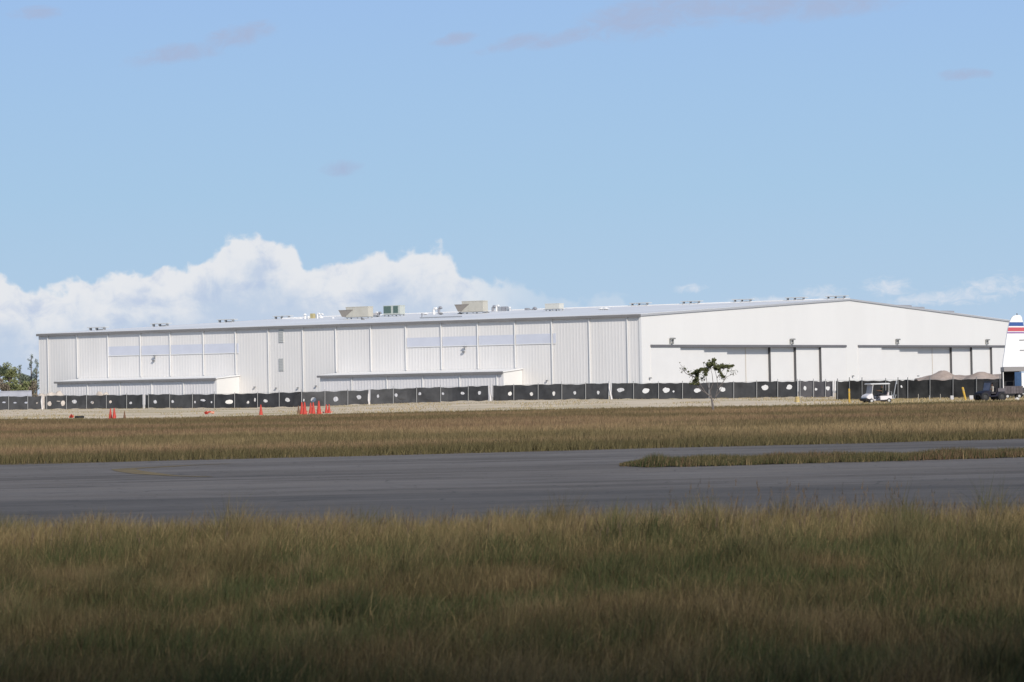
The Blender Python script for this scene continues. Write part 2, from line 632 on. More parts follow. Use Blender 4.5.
def sheet(name, Xs, Ys, off, mt, label=None, kind='structure', hf=gh):
    """grid sheet: Ys rows, Xs(Y, t) gives left and right edges"""
    NX = 60
    vs, fs = [], []
    for Y in Ys:
        x0, x1 = Xs(Y)
        for k in range(NX + 1):
            X = x0 + (x1 - x0) * k / NX
            vs.append((X, Y, float(hf(np.array(X), np.array(Y))) + off))
    for i in range(len(Ys) - 1):
        for k in range(NX):
            a = i * (NX + 1) + k
            fs.append((a, a + 1, a + NX + 2, a + NX + 1))
    mb = MB()
    mb.add(vs, fs)
    o = mb.build(name, mt, fix=False)
    return tag(o, kind=kind, label=label)


rows = [-200, 0, 10, 20, 40, 60, 90, 120, 200, 285] + list(range(290, 330, 5)) + list(range(330, 500, 15)) + [520, 600, 700, 900, 1400, 3000, 9000, 20000]
sheet('ground', lambda Y: (-(60 + abs(Y) * 0.9), 60 + abs(Y) * 0.9), rows, 0.0, soil, hf=lambda X, Y: gh(X, Y) - 0.35 * sstep(288, 320, Y))
# gravel service road and the strip under the fence
_gb = [(-300, 421.5), (0, 420), (150, 419.2), (300, 415.6), (400, 413.1), (500, 411.1), (640, 408.3), (760, 406.8), (840, 405.4), (960, 402.6), (1100, 399.5)]


def gravel_edge(px):
    y = float(np.interp(px, [a for a, b in _gb], [b for a, b in _gb]))
    return CAMZ * F / (y - horizon(px))


def build_gravel():
    mb = MB()
    vs, fs = [], []
    cols = list(range(-300, 1400, 20))
    nr = 26
    for px in cols:
        y0 = gravel_edge(px) + 1.5 * math.sin(px * .11) + 1.0 * math.sin(px * .31)
        y1 = 520.0
        for r_ in range(nr + 1):
            Y = y0 + (y1 - y0) * (r_ / nr)
            X = (px - 512) / F * Y
            vs.append((X, Y, float(gh(np.array(X), np.array(Y))) + 0.02))
    for i in range(len(cols) - 1):
        for r_ in range(nr):
            a = i * (nr + 1) + r_
            fs.append((a, a + nr + 1, a + nr + 2, a + 1))
    mb.add(vs, fs)
    o = mb.build('gravel_strip', gravel_m, fix=False)
    tag(o, kind='structure')


build_gravel()
# apron around the hangar
sheet('apron', lambda Y: (-260, 420), [520, 560, 620, 700, 800, 860], 0.04, apron_m)

# taxiway
p0, p1 = gnd(0, 465.6), gnd(1024, 439.4)
sl_ = (p1.y - p0.y) / (p1.x - p0.x)


def far_edge(X):
    return p0.y + sl_ * (X - p0.x)


def near_edge(X):
    return 38.6 - 0.10 * (X + 6) + 0.35 * math.sin(X * .8)


mb = MB()
NX = 160
vs = []
for k in range(NX + 1):
    X = -160 + 320 * k / NX
    ne = near_edge(X) if abs(X) < 20 else near_edge(math.copysign(20, X))
    fe = far_edge(X) + 0.25 * math.sin(X * .5) + .2 * math.sin(X * 1.7)
    vs += [(X, ne, 0.012), (X, fe, 0.012)]
mb.add(vs, [(2 * k, 2 * k + 2, 2 * k + 3, 2 * k + 1) for k in range(NX)])
tag(mb.build('taxiway', asphalt_m, fix=False), kind='structure')

# worn yellow curved marking
pts = []
for px, py in [(210, 477.5), (175, 476.5), (145, 474), (128, 471.5), (123, 469.8), (135, 468.8), (160, 467.6), (190, 465.8), (230, 464.2)]:
    pts.append(gnd(px, py, 0.0))
mb = MB()
vs = []
for i, p in enumerate(pts):
    a, b = pts[max(i - 1, 0)], pts[min(i + 1, len(pts) - 1)]
    d = (b - a)
    d.z = 0
    d.normalize()
    n = Vector((-d.y, d.x, 0))
    wv = 0.30 if 1 < i < 7 else 0.12
    vs += [(p.x + n.x * wv, p.y + n.y * wv, 0.018), (p.x - n.x * wv, p.y - n.y * wv, 0.018)]
mb.add(vs, [(2 * i, 2 * i + 1, 2 * i + 3, 2 * i + 2) for i in range(len(pts) - 1)])
tag(mb.build('taxiway_marking', paint_m), kind='structure')

# soil strip of the grass island
isl_lo = [(617, 466.6), (640, 467.6), (700, 467.0), (800, 463.8), (900, 461.2), (1024, 457.6), (1300, 450)]
isl_hi = [(617, 466.4), (640, 463.4), (700, 461.6), (800, 459.2), (900, 457.0), (1024, 453.6), (1300, 446.5)]


def isl(px):
    a = float(np.interp(px, [q[0] for q in isl_lo], [q[1] for q in isl_lo]))
    b = float(np.interp(px, [q[0] for q in isl_hi], [q[1] for q in isl_hi]))
    return CAMZ * F / (a - horizon(px)), CAMZ * F / (b - horizon(px))


mb = MB()
vs = []
cols = list(range(617, 1300, 12))
for px in cols:
    a, b = isl(px)
    for Y in (a, b):
        vs.append(((px - 512) / F * Y, Y, 0.03))
mb.add(vs, [(2 * i, 2 * i + 2, 2 * i + 3, 2 * i + 1) for i in range(len(cols) - 1)])
tag(mb.build('island_soil', soil_near, fix=False), kind='structure')


# ------------------------------------------------------------------ grass
def blades(name, X, Y, Z0, hgt, wid, colr, lean=0.35, seg2=False, label=None):
    n = len(X)
    th = rng.uniform(0, 2 * math.pi, n)
    wx, wy = np.cos(th) * wid / 2, np.sin(th) * wid / 2
    ld = rng.uniform(0, 2 * math.pi, n)
    la = np.abs(rng.normal(0, lean, n)) * hgt
    lx, ly = np.cos(ld) * la + hgt * 0.10, np.sin(ld) * la
    if seg2:
        P = np.empty((n, 5, 3), np.float32)
        P[:, 0] = np.stack([X - wx, Y - wy, Z0], 1)
        P[:, 1] = np.stack([X + wx, Y + wy, Z0], 1)
        P[:, 2] = np.stack([X + wx * .8 + lx * .35, Y + wy * .8 + ly * .35, Z0 + hgt * .6], 1)
        P[:, 3] = np.stack([X - wx * .8 + lx * .35, Y - wy * .8 + ly * .35, Z0 + hgt * .6], 1)
        P[:, 4] = np.stack([X + lx, Y + ly, Z0 + hgt], 1)
        base = (np.arange(n) * 5)[:, None]
        loops = (base + np.array([[0, 1, 2, 3, 3, 2, 4]])).ravel()
        tot = np.tile([4, 3], n)
        nv = 5
    else:
        P = np.empty((n, 3, 3), np.float32)
        P[:, 0] = np.stack([X - wx, Y - wy, Z0], 1)
        P[:, 1] = np.stack([X + wx, Y + wy, Z0], 1)
        P[:, 2] = np.stack([X + lx, Y + ly, Z0 + hgt], 1)
        loops = np.arange(n * 3)
        tot = np.full(n, 3)
        nv = 3
    me = bpy.data.meshes.new(name)
    me.vertices.add(n * nv)
    me.vertices.foreach_set('co', P.ravel())
    me.loops.add(len(loops))
    me.loops.foreach_set('vertex_index', loops.astype(np.int32))
    me.polygons.add(len(tot))
    st = np.concatenate([[0], np.cumsum(tot)[:-1]]).astype(np.int32)
    me.polygons.foreach_set('loop_start', st)
    me.update(calc_edges=True)
    ca = me.color_attributes.new('Col', 'FLOAT_COLOR', 'POINT')
    C = np.ones((n, nv, 4), np.float32)
    C[:, :, :3] = colr[:, None, :]
    ca.data.foreach_set('color', C.ravel())
    me.materials.append(blade_m)
    o = bpy.data.objects.new(name, me)
    col.objects.link(o)
    return tag(o, label, 'grass', kind='stuff')


def mixc(f, a, b):
    return a[None, :] * (1 - f[:, None]) + b[None, :] * f[:, None]


straw = np.array([0.31, 0.225, 0.115])
tan = np.array([0.265, 0.178, 0.098])
olive = np.array([0.132, 0.109, 0.050])
green = np.array([0.067, 0.078, 0.031])
dkgrn = np.array([0.036, 0.042, 0.018])
brown = np.array([0.172, 0.106, 0.063])

# near field, from the camera's verge to the taxiway
N = 930000
u = rng.random(N)
Y = 16.5 + (42.5 - 16.5) * u ** 0.85
X = rng.uniform(-1, 1, N) * (0.172 * Y + 2.9)
ne = 38.6 - 0.10 * (X + 6) + 0.35 * np.sin(X * .8)
keep = Y < ne - 0.05 + rng.normal(0, 0.22, N)
clump = fbm(X * 2.2, Y * 2.2, 3)
big = fbm(X * 0.35 + 5, Y * 0.35, 3)
keep &= rng.random(N) < 0.35 + 1.1 * clump
X, Y, clump, big, ne = X[keep], Y[keep], clump[keep], big[keep], ne[keep]
n = len(X)
edge = sstep(7.0, 0.5, ne - Y + (big - .5) * 4)           # straw and taller towards the taxiway
g2 = fbm(X * 0.9 + 40, Y * 0.5 + 9, 4)
fg = sstep(0.38, 0.62, g2 + (1 - edge) * 0.08 - 0.05)
c = mixc(np.clip(fg + rng.normal(0, .25, n), 0, 1), straw * .56, olive * .80)
c = mixc(np.clip(edge * .8 + rng.normal(0, .2, n), 0, 1), c.mean(0), c.mean(0)) * 0 + c
gr = np.clip(sstep(0.38, 0.62, fbm(X * 1.3 + 90, Y * .8, 3)) * (1 - 0.75 * edge) + rng.normal(0, .12, n), 0, 1)
c = c * (1 - gr[:, None]) + green[None] * gr[:, None]
st_ = (rng.random(n) < 0.10 + 0.30 * edge)
c[st_] = straw * .85
br = rng.random(n) < 0.10
c[br] = brown * .75
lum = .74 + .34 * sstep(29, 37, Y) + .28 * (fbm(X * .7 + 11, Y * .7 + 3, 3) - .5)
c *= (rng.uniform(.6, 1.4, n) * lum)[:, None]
c *= np.array([1.0, 1.0, .93])[None]
h = (0.10 + 0.22 * clump + 0.13 * edge) * rng.uniform(.45, 1.35, n)
# tussocks and leafy weeds standing out of the rest
tus = np.zeros(n)
for k in range(190):
    ty = 17.5 + 21 * rng.random() ** .8
    tx = rng.uniform(-1, 1) * (.175 * ty + 1.2)
    rr_ = rng.uniform(.12, .38)
    d_ = np.exp(-(((X - tx) ** 2 + (Y - ty) ** 2) / rr_ ** 2))
    w1 = (d_ * rng.uniform(.5, 1.0))[:, None]
    kind_ = rng.random()
    tc_ = green * .85 if kind_ < .45 else (straw * .75 if kind_ < .7 else (olive * .7 if kind_ < .85 else np.array([.11, .115, .045])))
    c[:] = c * (1 - w1) + tc_[None] * w1 * rng.uniform(.7, 1.2, n)[:, None] * np.minimum(lum, 1)[:, None]
    h *= 1 + d_ * rng.uniform(-.1, .75)
    if kind_ < .2:
        tus = np.maximum(tus, d_)
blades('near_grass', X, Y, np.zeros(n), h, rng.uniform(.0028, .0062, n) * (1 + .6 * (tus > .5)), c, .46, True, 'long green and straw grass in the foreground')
# seed stalks rising above the near edge
pxs = np.concatenate([rng.normal(790, 100, 110), rng.uniform(0, 1024, 210), rng.normal(600, 40, 30)])
Y = rng.uniform(34, 38.2, len(pxs))
X = (pxs - 512) / F * Y
n = len(X)
h = rng.uniform(.32, .50, n)
tall = (np.abs(pxs - 790) < 150) & (rng.random(n) < .35)
h[tall] = rng.uniform(.5, .74, tall.sum())
# each stalk plus its little seed heads
XX, YY, ZZ, HH, WW, CC = [X], [Y], [np.zeros(n)], [h], [np.full(n, .008)], [np.tile(np.array([[.15, .115, .075]]), (n, 1)) * rng.uniform(.7, 1.5, (n, 1))]
for k in range(6):
    XX.append(X + h * .10 * (0.7 + .05 * k) + rng.normal(0, .012, n)); YY.append(Y + rng.normal(0, .012, n)); ZZ.append(h * (.62 + .062 * k))
    HH.append(rng.uniform(.04, .09, n)); WW.append(np.full(n, .011)); CC.append(np.tile(np.array([[.12, .085, .055]]), (n, 1)))
o = blades('seed_stalks', np.concatenate(XX), np.concatenate(YY), np.concatenate(ZZ), np.concatenate(HH), np.concatenate(WW), np.concatenate(CC), .12, False, 'thin brown seed stalks above the foreground grass')

# far field between the taxiway and the gravel
N = 680000
u = rng.random(N)
Y = 88.0 * (295 / 88.0) ** (u ** 0.9)
X = rng.uniform(-1, 1, N) * (0.185 * Y + 6)
px = 512 + F * X / Y
ye = np.interp(px, [a for a, b in _gb], [b for a, b in _gb])
ge = CAMZ * F / (ye - (387 - ROLL * (px - 512)))
fe = p0.y + sl_ * (X - p0.x) + 0.25 * np.sin(X * .5) + .2 * np.sin(X * 1.7)
keep = (Y > fe + 0.1 + np.abs(rng.normal(0, .25, N))) & (Y < ge + rng.normal(0, 3.5, N))
cl = fbm(X * .9, Y * .55, 4)
keep &= rng.random(N) < .45 + cl
X, Y, px, cl, fe, ge = X[keep], Y[keep], px[keep], cl[keep], fe[keep], ge[keep]
n = len(X)
b1 = fbm(X * .05 + 3, Y * .11, 4)
b2 = fbm(X * .07 + 60, Y * .07 + 7, 5)
mid = np.exp(-((Y - 118) / 17) ** 2)
front = sstep(17, 3, Y - fe + (b1 - .5) * 10)
back = sstep(40, 5, ge - Y)
f = np.clip(sstep(.35, .65, b1) + rng.normal(0, .22, n), 0, 1)
c = mixc(f, tan * 1.0, brown * 1.2)
w_ = np.clip(mid * .8 + rng.normal(0, .15, n), 0, 1)[:, None]
c = c * (1 - w_) + straw[None] * .95 * w_
w_ = np.clip(front * .92 + rng.normal(0, .15, n), 0, 1)[:, None]
c = c * (1 - w_) + (olive * .62 + green * .12)[None] * w_
w_ = np.clip(back * .7 + rng.normal(0, .15, n), 0, 1)[:, None]
c = c * (1 - w_) + (olive * 1.15)[None] * w_
w_ = np.clip(sstep(.42, .62, b2) * .7, 0, 1)[:, None]
c = c * (1 - w_) + olive[None] * .85 * w_
c *= rng.uniform(.75, 1.25, n)[:, None]
h = (0.10 + .22 * cl) * rng.uniform(.6, 1.3, n) * (1 - .35 * back)
blades('far_grass', X, Y, np.zeros(n), h, .010 + .00016 * Y * rng.uniform(.6, 1.4, n), c, .4, False, 'dry brown grass field beyond the taxiway')

# grass on the island in the taxiway
N = 90000
px = 617 + (1200 - 617) * rng.random(N)
lo = CAMZ * F / (np.interp(px, [q[0] for q in isl_lo], [q[1] for q in isl_lo]) - (387 - ROLL * (px - 512)))
hi = CAMZ * F / (np.interp(px, [q[0] for q in isl_hi], [q[1] for q in isl_hi]) - (387 - ROLL * (px - 512)))
Y = lo + (hi - lo) * rng.random(N) + rng.normal(0, .28, N) + (fbm(px * .06, px * 0 + 2.2, 3) - .5) * 1.2
X = (px - 512) / F * Y
cl = fbm(X * 1.3, Y * 1.3, 3)
keep = rng.random(N) < .3 + 1.2 * cl
px, X, Y, cl = px[keep], X[keep], Y[keep], cl[keep]
n = len(X)
isl_n = sstep(.4, .6, fbm(X * .6, Y * .6 + 50, 3))
c = mixc(np.clip(isl_n + rng.normal(0, .25, n), 0, 1), brown * .85, olive * .8)
gg = (rng.random(n) < .35 + .4 * (np.abs(px - 650) < 28))
c[gg] = green * .8
s_ = rng.random(n) < .12
c[s_] = straw * .8
c *= rng.uniform(.7, 1.2, n)[:, None]
h = (.05 + .17 * cl) * rng.uniform(.4, 1.35, n)
h *= 1 + .55 * np.exp(-((px - 652) / 9) ** 2) + .35 * np.exp(-((px - 955) / 25) ** 2)
h *= sstep(612, 650, px) * .75 + .25
blades('island_grass', X, Y, np.full(n, .02), h, rng.uniform(.008, .018, n), c, .35, False, 'low dark grass on the island in the taxiway')

# sparse dry tufts in the gravel strip
N = 60000
px = rng.uniform(-60, 1090, N)
t = rng.random(N)
ge = CAMZ * F / (np.interp(px, [a for a, b in _gb], [b for a, b in _gb]) - (387 - ROLL * (px - 512)))
fy = np.where(px < 836, np.interp(px, [a[0] for a in FEN], [a[3] for a in FEN]), np.interp(px, [a[0] for a in FEN_R], [a[3] for a in FEN_R]))
Y = ge + (fy - 2 - ge) * t
X = (px - 512) / F * Y
pt = fbm(px * .03, Y * .03, 4)
rgt = sstep(800, 900, px)
keep = rng.random(N) < sstep(.45, .62, pt) * .45 + .85 * rgt + .25 * (t > .9) + .15 * sstep(.3, 0, t)
X, Y, px = X[keep], Y[keep], px[keep]
n = len(X)
c = mixc(rng.random(n), straw * 1.35, np.array([.32, .27, .16]))
c[rng.random(n) < .2] = olive * 1.5
blades('verge_grass', X, Y, gh(X, Y), rng.uniform(.05, .22, n), rng.uniform(.03, .09, n), c, .35, False, 'dry tufts on the pale gravel strip below the fence')

# ------------------------------------------------------------------ hangar
TH = R(31.3)
G = Vector((math.sin(TH), math.cos(TH), 0))
L = Vector((-math.cos(TH), math.sin(TH), 0))
C0 = Vector((129 / F * 564, 564, 0))
LS, WF, EAVE, RIDGE = 136.5, 171.0, 14.1, 17.85
HW = WF / 2


def tol(p):
    d = p - C0
    return Vector((d.dot(G), d.dot(L), p.z))


def dl(d):
    return Vector((d.dot(G), d.dot(L), d.z))


CL, = [tol(CAM)]


def on_side(px, py, x=0.0):
    d = dl(ray(px, py))
    return CL + d * ((x - CL.x) / d.x)


def on_gable(px, py, y=0.0):
    d = dl(ray(px, py))
    return CL + d * ((y - CL.y) / d.y)


def roofz(x):
    return EAVE + (RIDGE - EAVE) * (1 - abs(x - HW) / HW)


def on_roof(px, py):
    d = dl(ray(px, py))
    k = (RIDGE - EAVE) / HW
    t = (EAVE + k * CL.x - CL.z) / (d.z - k * d.x)
    return CL + d * t


hangar = thing('hangar', 'huge white metal aircraft hangar with low gable roof behind the black screened fence', 'hangar', C0, math.atan2(G.y, G.x))


def part(mb, name, mt, parent=hangar, label=None, smooth=False):
    o = mb.build(name, mt, parent, smooth)
    if label:
        o['label'] = label
    return o


# ribbed side wall
mb = MB()
vs = []
y = 0.0
prof_ = []
while y < LS - 0.01:
    for dy, dx_ in ((0, 0), (0.34, 0), (0.42, -0.016), (0.54, -0.016), (0.62, 0)):
        if y + dy < LS:
            prof_.append((y + dy, dx_))
    y += 0.66
prof_.append((LS, 0))
for (yy, xx) in prof_:
    vs += [(xx, yy, -1.0), (xx, yy, EAVE)]
mb.add(vs, [(2 * i, 2 * i + 1, 2 * i + 3, 2 * i + 2) for i in range(len(prof_) - 1)])
part(mb, 'side_wall', white_wall)
mb = MB()
mb.box(0.1, WF - .1, LS - .3, LS, -1, EAVE)
mb.add([(0.1, LS, EAVE), (WF - .1, LS, EAVE), (HW, LS, RIDGE), (0.1, LS - .3, EAVE), (WF - .1, LS - .3, EAVE), (HW, LS - .3, RIDGE)], [(0, 1, 2), (3, 5, 4), (0, 2, 5, 3), (1, 4, 5, 2)])
part(mb, 'back_gable_wall', white_wall)
mb = MB()
mb.box(WF - .3, WF, .3, LS - .3, -1, EAVE)
part(mb, 'far_side_wall', white_wall)
# roof
mb = MB()
T_ = .22
for sx in (0, 1):
    e = -0.35 if sx == 0 else WF + .35
    ze = EAVE + .02 - .35 * (RIDGE - EAVE) / HW
    pts = [(e, ze), (HW, RIDGE + .02), (HW, RIDGE + .02 + T_), (e, ze + T_)]
    mb.prism(pts, -.25, LS + .2)
part(mb, 'roof', roof_metal)
mb = MB()
mb.box(HW - .35, HW + .35, -.2, LS, RIDGE + .2, RIDGE + .42)
part(mb, 'ridge_cap', roof_metal)
# gutter along the eave
mb = MB()
mb.box(-.62, -.36, -.2, LS + .15, EAVE - .30, EAVE + .14)
part(mb, 'gutter', gutter_grey)
# gable wall with the two door openings
HB, HT = 8.42, 8.86
gl = [on_gable(px, 346, -.36).x for px in (651.5, 846.8, 858.8, 1004)]
XA, XB = gl[0], gl[1]
XC, XD = gl[2], gl[2] + (XB - XA)
mb = MB()
for a, b in ((-0.08, XA), (XB, XC), (XD, WF + .08)):
    mb.box(a, b, -.12, .4, -1, HB)
mb.box(-0.08, WF + .08, -.12, .4, HB, EAVE)
mb.add([(-.08, -.12, EAVE), (WF + .08, -.12, EAVE), (HW, -.12, RIDGE + .02), (-.08, .4, EAVE), (WF + .08, .4, EAVE), (HW, .4, RIDGE + .02)], [(0, 1, 2), (3, 5, 4), (0, 2, 5, 3), (1, 4, 5, 2)])
part(mb, 'gable_wall', gable_white)
mb = MB()
for sx in (0, 1):
    e = -.4 if sx == 0 else WF + .4
    ze = EAVE - .1
    mb.prism([(e, ze - .10), (HW, RIDGE - .08), (HW, RIDGE + .26), (e, ze + .26)], -.34, -.255)
part(mb, 'rake_trim', mat('rake_trim_grey', (0.42, 0.42, 0.43), .5))
# dark inside so nothing shows between leaves
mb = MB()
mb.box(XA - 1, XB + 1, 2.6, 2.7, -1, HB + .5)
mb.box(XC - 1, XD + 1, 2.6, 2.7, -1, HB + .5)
part(mb, 'track_back_panel', dark_grey)
steps = [0, 1, 2, 3, 3, 2, 1, 0]
grp = [[651.2, 677.5, 701.2, 724.2, 745.8, 771.5, 797, 822.2, 848]]
for gi, (x0, x1) in enumerate(((XA, XB), (XC, XD))):
    mb = MB()
    mb.box(x0, x1, -.36, 2.5, HB, HT)
    part(mb, 'door_header', header_grey)
    if gi == 0:
        xs = [on_gable(p, 365, -.18 + .5 * steps[min(k_, 7)]).x for k_, p in enumerate(grp[0])]
        xs[0], xs[8] = x0, x1
    else:
        xs = [x0 + (x1 - x0) * k / 8 for k in range(9)]
        xr = [on_gable(p, 365, -.18 + .5 * steps[k_]).x for k_, p in enumerate((858.8, 879, 897, 915.2, 932.4, 952.7, 973.1, 992.9))]
        xr[0] = x0
        xs = xr + [x1]
    for k in range(8):
        yd = -.18 + .5 * steps[k]
        mb = MB()
        a, b = xs[k], xs[k + 1] + (.3 if k < 3 else 0)
        a2 = a - (.3 if k > 3 else 0)
        mb.box(a2 + (.012 if k > 4 else 0), b, yd, yd + .35, -.9, HB - .01)
        leaf = part(mb, 'door_leaf', door_white)
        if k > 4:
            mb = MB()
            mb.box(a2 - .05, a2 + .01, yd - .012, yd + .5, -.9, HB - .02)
            mb.build('edge_strip', dark_grey, leaf)  # dark grey strip over the side face of the leaf
        if k == 4:
            mb = MB()
            mb.box(a - .09, a + .09, yd - .03, yd - .002, -.8, HB - .05)
            mb.build('seam_strip', peach, leaf)
mb = MB()
mb.box(XB - .05, XB + .07, -.16, -.122, -.9, HB - .02)
part(mb, 'jamb_trim', peach)
# corner trims
mb = MB()
mb.box(-.14, -.055, -.2, .25, -.9, EAVE - .31)
part(mb, 'corner_trim', trim_white)
# downspouts on the side wall
jx = [48.3, 77.5, 108.3, 140.8, 170.5, 203.8, 236, 268.8, 303.3, 336.3, 371.3, 406.3, 441.8, 478.3, 515.5, 552.5, 590, 628.2]
for j in jx:
    p = on_side(j, 350, -.1)
    lowz = -0.9
    if 57 < j < 239 or 320 < j < 522:
        lowz = 5.3
    mb = MB()
    mb.box(-.24, -.09, p.y - .02, p.y + .16, lowz, EAVE - .3)
    part(mb, 'downspout', trim_white)
# translucent strips, one per bay
for (x0, x1, a0, b0, a1, b1) in ((107.0, 239.0, 346.7, 355.6, 343.3, 352.6), (406.3, 556.5, 338.0, 346.9, 333.4, 343.0)):
    cuts = [x0] + [j for j in jx if x0 + 3 < j < x1 - 1] + [x1]
    for i in range(len(cuts) - 1):
        pa, pb = on_side(cuts[i], 345, -.07), on_side(cuts[i + 1], 345, -.07)
        fa = (cuts[i] - x0) / (x1 - x0)
        zt = on_side(cuts[i], a0 + (a1 - a0) * fa, -.07).z
        zb = on_side(cuts[i], b0 + (b1 - b0) * fa, -.07).z
        mb = MB()
        mb.box(-.07, -.02, pb.y + .12, pa.y - .12, zb, zt)
        w_ob = part(mb, 'wall_light_panel', lav_panel)
        mb = MB()
        mb.box(-.12, -.058, pb.y + .1, pa.y - .1, zb - .14, zb)
        mb.build('sill', trim_white, w_ob)
# louvers
for (px, y0, y1) in ((281, 330, 342.5), (281.2, 358.5, 371)):
    a = on_side(px - 2.4, y0, -.1)
    b = on_side(px + 2.4, y1, -.1)
    mb = MB()
    mb.box(-.11, -.02, b.y, a.y, b.z, a.z)
    for k in range(8):
        z = b.z + (a.z - b.z) * (k + .5) / 8
        mb.box(-.17, -.09, b.y + .06, a.y - .06, z - .04, z + .04)
    part(mb, 'louver', louver_grey)


# lean-to annexes
def lean(px0, px1, pyr, pxe, label):
    a = on_side(pxe, 380, 0)
    yr = a.y
    # depth from the image of the front corner
    lo_, hi_ = 2.0, 14.0
    for _ in range(40):
        m_ = (lo_ + hi_) / 2
        P = C0 + G * (-m_) + L * yr
        q = P - CAM
        xx = 512 + F * q.dot(right) / q.dot(fwd)
        if xx > px1:
            lo_ = m_
        else:
            hi_ = m_
    D = lo_
    z1 = on_side(px1, pyr, -D).z
    yl = on_side(px0, 380, -D).y
    zt = z1 + .5
    mb = MB()
    mb.prism([(-D, -1), (-.06, -1), (-.06, zt - .2), (-D, z1 - .2)], yr, yr + .15)
    part(mb, 'annex_end_wall', gable_white)
    mb = MB()
    mb.box(-D, -D + .15, yr + .15, yl - .15, -1, z1 - .2)
    yy = yr + .6
    while yy < yl - .4:
        mb.box(-D - .04, -D, yy, yy + .18, -1, z1 - .2)
        yy += .66
    w = part(mb, 'annex_wall', lean_grey)
    mb = MB()
    mb.prism([(-D, -1), (-.06, -1), (-.06, zt - .2), (-D, z1 - .2)], yl - .15, yl)
    part(mb, 'annex_end_wall', gable_white)
    mb = MB()
    mb.prism([(-D - .45, z1 - .19), (-.06, zt - .19), (-.06, zt), (-D - .45, z1)], yr - .2, yl + .3)
    r_ = part(mb, 'annex_roof', mat('annex_roof_white', (.80, .78, .76), .5))
    mb = MB()
    mb.box(-D - .62, -D - .46, yr - .2, yl + .3, z1 - .42, z1 - .03)
    mb.build('gutter', gutter_grey, r_)
    return D, yr, yl, z1


d1 = lean(57, 217, 377.8, 239.5, 'first')
d2 = lean(320, 504, 371.2, 522.5, 'second')
for (D, yr, yl, z1), js in ((d1, (88, 120.5, 152, 184)), (d2, (352.3, 387.5, 423.3, 460.3, 497.5))):
    for j in js:
        p = on_side(j, 380, -D)
        mb = MB()
        mb.box(-D - .2, -D - .05, p.y, p.y + .15, -.9, z1 - .43)
        part(mb, 'downspout', trim_white)


# lamps on walls
def wall_lamp(p, nx, ny, s=1.0):
    mb = MB()
    n = Vector((nx, ny, 0))
    t = Vector((-ny, nx, 0))
    M = Matrix((t, n, Vector((0, 0, 1)))).transposed().to_4x4()
    M.translation = p
    mb.box(-.12 * s, .12 * s, 0, .35 * s, -.1 * s, .1 * s, M)
    mb.box(-.35 * s, .35 * s, .3 * s, .7 * s, -.18 * s, .18 * s, M)
    return part(mb, 'wall_lamp', lamp_dark)


for (px, py) in ((255.2, 387), (276.6, 388), (298.4, 387.8), (316.5, 386), (547.5, 380.5)):
    wall_lamp(on_side(px, py, -.06), -1, 0, .5)
for (px, py) in ((649, 378), (852, 376), (917, 376)):
    wall_lamp(on_gable(px, py, -.12), 0, -1, .6)
for (px, py) in ((155, 358.5), (465, 349.5)):
    p = on_side(px, py, -.06)
    mb = MB()
    mb.tube([(p.x, p.y, p.z), (p.x - .25, p.y - .05, p.z + .3), (p.x - .4, p.y - .1, p.z + .5)], .06, 6)
    mb.box(p.x - .55, p.x - .25, p.y - .4, p.y + .1, p.z + .4, p.z + .62)
    mb.box(p.x - .4, p.x - .05, p.y + .0, p.y + .4, p.z - .55, p.z - .25)
    part(mb, 'wall_flood_light', mat('lamp_grey', (.2, .2, .2), .6))
for (px, py) in ((671.7, 341.2), (791.8, 341.8), (897.3, 341.8), (987, 342)):
    p = on_gable(px, py, -.3)
    mb = MB()
    for k in (-.7, .1):
        mb.box(p.x + k, p.x + k + .6, p.y - .45, p.y - .1, p.z + .35, p.z + .62)
        mb.tube([(p.x + k + .35, p.y + .2, p.z + .5), (p.x + k + .35, p.y - .3, p.z + .5)], .07, 6)
    mb.box(p.x - .62, p.x - .52, p.y - .1, p.y + .15, p.z - .45, p.z + .5)
    mb.box(p.x + .52, p.x + .62, p.y - .1, p.y + .15, p.z - .45, p.z + .5)
    mb.box(p.x - .2, p.x + .2, p.y - .35, p.y - .05, p.z - .5, p.z - .2)
    part(mb, 'header_flood_light', mat('flood_lamp_grey', (.26, .26, .25), .6))


